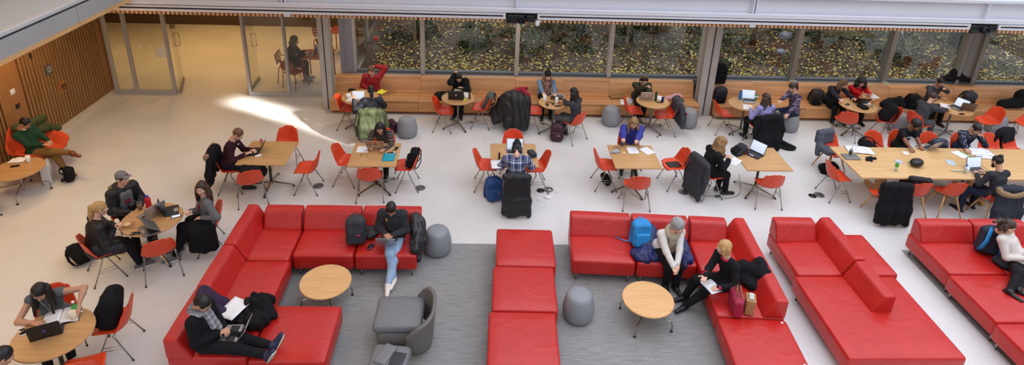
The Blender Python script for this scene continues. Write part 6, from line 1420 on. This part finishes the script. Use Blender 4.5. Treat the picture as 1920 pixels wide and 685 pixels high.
lump('coat', 'heap of black coats on the red sofa under the white pad', 'coat', -3.102, 6.612, .425, 10, [ell((-.10, .02, .05), (.26, .22, .09)), cap((.06, .20, .12), (.24, .24, .06), .09, .07), cap((.0, .1, .14), (.2, .08, .12), .08, .09), ell((.14, -.12, .07), (.17, .14, .09)), cap((.2, .02, .10), (.32, -.06, .05), .08, .06), cap((-.05, -.16, .08), (.16, -.22, .06), .07, .06)], BLACKF, .012, .04, (.018, 24), 8)
lump('bag', 'small black bag with a red zip on the heap of black coats', 'bag', -2.969, 6.439, .46, 20, [('b', V(0, 0, .07), V(.09, .12, .07), .05, None)], BLACKF, .010, .03, (.006, 26), 2)
backpack(2.587, 8.173, .435, (0, rad(-16), rad(-86)), 'bright blue backpack with trailing straps on the red sofa', SKYB, SKYB, 1.0, seed=26)
t = thing('strap', 'loose blue strap hanging across the empty red seat', 'strap', (2.324, 8.252, 0), 0); t.location.z = .437
obj('webbing', MB().tube([(.22, .06, .06), (.10, .02, .02), (0, .05, .008), (-.14, .16, .008)], .012, 6, flat=(1, .3)), SKYB, t, True); obj('buckle', MB().rbox((-.15, .165, .008), (.02, .016, .006), .004, mid=0), BLACKS, t)
lump('jacket', 'navy quilted jacket spread on the sofa under the grey haired woman', 'jacket', 2.92, 8.12, .43, -5, [ell((-.34, -.2, .02), (.20, .18, .05)), cap((-.42, -.26, .02), (-.20, .0, .06), .075, .10), cap((-.30, -.30, .02), (-.12, -.02, .06), .075, .09), cap((-.20, .02, .08), (-.16, .2, .20), .11, .09), cap((-.14, -.28, .02), (-.08, .0, .05), .06), ell((.26, .02, .06), (.15, .22, .08)), cap((.20, .22, .22), (.30, .02, .12), .085, .09), cap((.30, .02, .10), (.36, -.28, .02), .09, .08), cap((.26, -.1, .06), (.27, -.36, -.04), .075, .06)], NAVYP, .012, .04, (.014, 22), 9)
t = thing('handbag', 'crimson tote bag with brown handles on the red sofa', 'handbag', (3.602, 6.774, 0), rad(-10)); t.location.z = .437
sobj('bag_body', [('b', V(0, 0, .13), V(.07, .17, .13), .03, None), ('b', V(0, 0, .24), V(.03, .15, .03), .02, None)], CRIM, t, .011, .05, (.006, 18))
for q in (-.03, .03): obj('handle', MB().tube([(q, -.07, .24), (q, -.065, .36), (q * .6, 0, .42), (q, .065, .36), (q, .07, .24)], .009, 7), TANB, t, True)
obj('flap', MB().rbox((.05, 0, .25), (.03, .035, .006), .005, mid=0), TANB, t)
t = thing('paper_bag', 'brown paper bag with papers sticking out, beside the crimson tote', 'bag', (3.786, 6.734, 0), rad(-18)); t.location.z = .437
obj('bag_body', MB().rbox((0, 0, .12), (.06, .085, .12), .008, mid=2, fn=lambda P: P * (1 + .10 * (P[:, 2:3] > .05))), KRAFT, t)
obj('leaflet', MB().rbox((.0, .0, .24), (.03, .05, .05), .003, R=rx(.3), mid=0), plain('leaflet', (186, 186, 180), .6), t)
lump('coat', 'black quilted coat behind the crimson tote bag', 'coat', 4.06, 7.32, .43, 10, [cap((-.05, .15, .16), (.12, -.1, .20), .12), ell((.0, .0, .08), (.2, .26, .10)), cap((.1, -.2, .12), (.16, .1, .26), .09)], BLACKF, .012, .05, (.018, 20), 3)
book(3.331, 7.032, .61, 20, 'pale blue notebook on the lap of the woman with the blond bob', .13, .19, .012, plain('notebook_blue', (150, 196, 214), .6))
backpack(8.264, 8.054, .44, (rad(8), rad(16), rad(72)), 'black backpack with blue panels beside the reclining woman', plain('ink_nylon', (32, 36, 52), .7, var=.2, scale=16), SKYB, 1.05, seed=27, strap_mat=SKYB)
lump('jacket', 'dark jacket trailing below the black and blue backpack', 'jacket', 8.451, 7.691, .425, -30, [ell((0, 0, .05), (.26, .14, .07)), cap((-.2, .05, .05), (.15, -.06, .05), .07)], plain('ink_cloth', (30, 32, 42), .85), .012, .05, (.012, 18), 2)
# floor boxes and cables
def floor_box(x, y, label, lid=False):
    t = thing('floor_box', label, 'floor socket', (x, y, 0), .3, 'round floor boxes')
    obj('cover', MB().lathe([(0, .001), (.10, .001), (.10, .006), (.085, .009), (0, .009)], 28), plain('box_steel', (112, 112, 114), .4, .6), t, True)
    obj('seam', MB().rbox((0, 0, .0095), (.075, .004, .0012), .001, mid=0).rbox((.05, .03, .0095), (.012, .012, .0012), .001, mid=0), BLACKS, t)
    if lid: obj('lid', MB().lathe([(0, 0), (.075, 0), (.078, .006), (0, .008)], 24, (-.16, .01, .001)), BLACKS, t, True)
floor_box(-3.209, 10.512, 'round steel floor box near the turned away orange chair'); floor_box(-1.221, 10.475, 'round steel floor box beside the teal folder table'); floor_box(1.305, 10.467, 'open floor box with its black lid aside, beside the plaid shirt\'s table', True); floor_box(4.005, 10.424, 'round floor box feeding the grey cable'); floor_box(6.761, 10.380, 'floor box with a loose black lid near the head of the long table', True)
def cable(label, pts, m, name='cable', r=.005, brick=None):
    P = [V(*p) for p in pts]; Q = []
    for i in range(len(P) - 1):
        for k in range(6):
            s = k / 6; a, b_, c, d = P[max(i - 1, 0)], P[i], P[i + 1], P[min(i + 2, len(P) - 1)]
            Q.append(.5 * ((2 * b_) + (-a + c) * s + (2 * a - 5 * b_ + 4 * c - d) * s * s + (-a + 3 * b_ - 3 * c + d) * s ** 3))
    Q.append(P[-1]); t = thing(name, label, 'cable', (Q[0][0], Q[0][1], 0), 0); o = V(Q[0][0], Q[0][1], 0)
    obj('wire', MB().tube([q - o for q in Q], r, 6), m, t, True)
    obj('plug', MB().rbox(Q[0] - o + V(0, 0, .008), (.022, .016, .011), .006, mid=0), m, t)
    if brick is not None: obj('adapter', MB().rbox(Q[brick] - o + V(0, 0, .014), (.055, .03, .014), .008, mid=0), m, t)
H_ = .006
cable('grey cable snaking from the floor box to the curly woman\'s table', [(4.049, 10.424, H_), (4.230, 10.314, H_), (4.616, 10.284, H_), (4.805, 10.213, H_), (5.103, 10.349, H_), (5.241, 10.622, H_), (5.328, 10.967, .1)], plain('grey_wire', (70, 70, 74), .5), brick=13)
cable('white charger cable coiled on the floor by the long black coat', [(1.323, 10.430, .012), (1.483, 10.338, H_), (1.279, 10.168, H_), (1.118, 10.239, H_), (1.085, 10.074, H_), (1.226, 10.041, H_), (1.300, 10.169, H_)], WHITEPL, r=.006, brick=12)
# red metal chairs and table in the hall
RMET = plain('red_metal', (126, 40, 32), .5)
def metal_chair(x, y, deg, label):
    t = thing('metal_chair', label, 'chair', (x, y, 0), rad(deg), 'red metal chairs in the hall')
    m = MB()
    for i in range(6): m.rbox((-.17 + .068 * i, 0, .44), (.028, .20, .006), .005, mid=0)
    obj('seat', m, RMET, t); m = MB()
    for i in range(4): m.rbox((-.235 - .012 * i, 0, .56 + .075 * i), (.006, .21, .03), .005, mid=0)
    obj('backrest', m, RMET, t)
    for sx, sy in ((1, 1), (1, -1), (-1, 1), (-1, -1)): obj('leg', MB().tube([(.19 * sx, .21 * sy, .44), (.24 * sx, .23 * sy, 0)], .012, 8), RMET, t, True)
    for sy in (1, -1): obj('armrest', MB().tube([(-.26, .22 * sy, .82), (-.22, .225 * sy, .64), (.16, .24 * sy, .64), (.19, .22 * sy, .44)], .012, 8), RMET, t, True)
metal_chair(-5.32, 15.75, 2, 'red metal chair under the hooded person in the hall'); metal_chair(-5.02, 15.30, 62, 'red metal chair in the hall with its back to the glass'); metal_chair(-4.9, 17.8, 300, 'red metal chair on the far side of the hall table'); metal_chair(-3.75, 16.6, 170, 'red metal chair in the hall behind the steel column'); metal_chair(-3.9, 18.4, 200, 'red metal chair at the far hall table')
def metal_table(x, y, label):
    t = thing('metal_table', label, 'table', (x, y, 0), 0, 'red metal tables in the hall'); obj('tabletop', MB().rbox((0, 0, .73), (.38, .38, .012), .01, mid=2), RMET, t)
    for sx, sy in ((1, 1), (1, -1), (-1, 1), (-1, -1)): obj('leg', MB().tube([(.33 * sx, .33 * sy, .72), (.33 * sx, .33 * sy, 0)], .016, 8), RMET, t, True)
metal_table(-4.52, 15.85, 'red metal table in the hall used by the hooded person'); metal_table(-4.3, 18.0, 'second red metal table deeper in the hall')
laptop(-4.74, 15.85, .742, 2, 'laptop on the red metal table in the hall', SILVER, True, 110); bottle(-4.62, 16.05, .742, 'blue bottle on the red metal table in the hall', plain('bright_blue', (36, 110, 190), .35), BLACKS, .2, .035)

# ------------------------------------------------------------------ light and camera
W = bpy.data.worlds.new('sky'); S.world = W; W.use_nodes = True; nt = W.node_tree; bg = nt.nodes['Background']
tc = node(nt, 'ShaderNodeTexCoord'); sx = node(nt, 'ShaderNodeSeparateXYZ'); nt.links.new(tc.outputs['Generated'], sx.inputs[0])
c = ramp(nt, sx.outputs[2], [(0, (.16, .165, .175, 1)), (.25, (.42, .43, .455, 1)), (.5, (1.2, 1.24, 1.36, 1)), (1., (2.38, 2.47, 2.80, 1))])
nt.links.new(c, bg.inputs['Color']); bg.inputs['Strength'].default_value = 1.0
def area(name, loc, size, power, color, rot=(0, 0, 0), sy=None):
    l = bpy.data.lights.new(name, 'AREA'); l.energy = power; l.color = color; l.size = size
    if sy: l.shape = 'RECTANGLE'; l.size_y = sy
    o = bpy.data.objects.new(name, l); COL.objects.link(o); o.location = loc; o.rotation_euler = rot; return o
WARM = (1.0, .66, .34)
for y in (5.5, 8.5, 11.5): area('soffit_lamp', (-8.6, y, 2.96), .5, 26, WARM)
area('soffit_strip', (-7.7, 8., 2.97), .35, 45, WARM, (0, rad(-28), 0), 9.)
for x, y in ((-11.5, 17), (-8.5, 17), (-6, 17), (-8.5, 19.2), (-5, 19.2)): area('hall_lamp', (x, y, 2.74), .5, 30, (1., .56, .19))
for x in (-2.6, .8, 4.2, 7.6, 11.0): area('bench_lamp', (x, 13.6, 2.70), .4, 15, (1., .84, .66))
for x, y in ((-8, 3), (-8, 7), (-8, 10.5), (-6, 5), (-6, 8.5), (-6, 12)): area('warm_fill', (x, y, 9.45), .8, 28, (1., .62, .30))  # added warm fill under the unseen slab, to tint the left side
def spot(name, loc, tgt, power, ang, blend, color=(1, .95, .86), size=.02):
    l = bpy.data.lights.new(name, 'SPOT'); l.energy = power; l.spot_size = rad(ang); l.spot_blend = blend; l.color = color; l.shadow_soft_size = size
    o = bpy.data.objects.new(name, l); COL.objects.link(o); o.location = loc
    from mathutils import Vector
    o.rotation_euler = (Vector(tgt) - Vector(loc)).to_track_quat('-Z', 'Y').to_euler()
    return o
# sunbeam let in low between the slabs
def beam(a, b_, w, power, spread=2.5):
    """parallel shaft landing between floor points a and b_"""
    from mathutils import Vector
    a, b_ = Vector((*a, 0)), Vector((*b_, 0)); mid = (a + b_) / 2; L = (b_ - a).length; h = (b_ - a).normalized()
    el = rad(29); src = mid + (h * math.cos(el) + Vector((0, 0, 1)) * math.sin(el)) * 13
    l = bpy.data.lights.new('sunbeam', 'AREA'); l.shape = 'RECTANGLE'; l.size = w; l.size_y = L * math.sin(el); l.spread = rad(spread); l.energy = power; l.color = (1, .95, .86)
    o = bpy.data.objects.new('sunbeam', l); COL.objects.link(o); o.location = src
    z = (src - mid).normalized(); x = z.cross(Vector((0, 0, 1))).normalized(); y = z.cross(x)
    from mathutils import Matrix
    o.matrix_world = Matrix([[x[0], y[0], z[0], src[0]], [x[1], y[1], z[1], src[1]], [x[2], y[2], z[2], src[2]], [0, 0, 0, 1]])
beam((-6.3, 14.4), (-4.8, 13.65), .55, 8)
beam((-5.3, 13.8), (-2.9, 12.35), .26, 6)
cam = bpy.data.cameras.new('camera'); co = bpy.data.objects.new('camera', cam); COL.objects.link(co)
cam.sensor_fit = 'HORIZONTAL'; cam.sensor_width = 36.; cam.lens = 1158. / 1920 * 36; cam.shift_y = -(342.5 - 120.) / 1920; cam.clip_end = 200
p_, y_, r_ = rad(21.3), rad(2.70), rad(-2.11)
fwd = V(math.sin(y_) * math.cos(p_), math.cos(y_) * math.cos(p_), -math.sin(p_)); rt = V(math.cos(y_), -math.sin(y_), 0); dn = np.cross(fwd, rt)
r2, d2 = math.cos(r_) * rt + math.sin(r_) * dn, -math.sin(r_) * rt + math.cos(r_) * dn
co.matrix_world = M4(np.stack([r2, -d2, -fwd], 1), V(0, 0, 6.75)); S.camera = co
vs = S.view_settings; S.display_settings.display_device = 'sRGB'; vs.view_transform = 'Standard'; vs.look = 'None'; vs.gamma = 1.; vs.use_curve_mapping = False; vs.exposure = 0.06
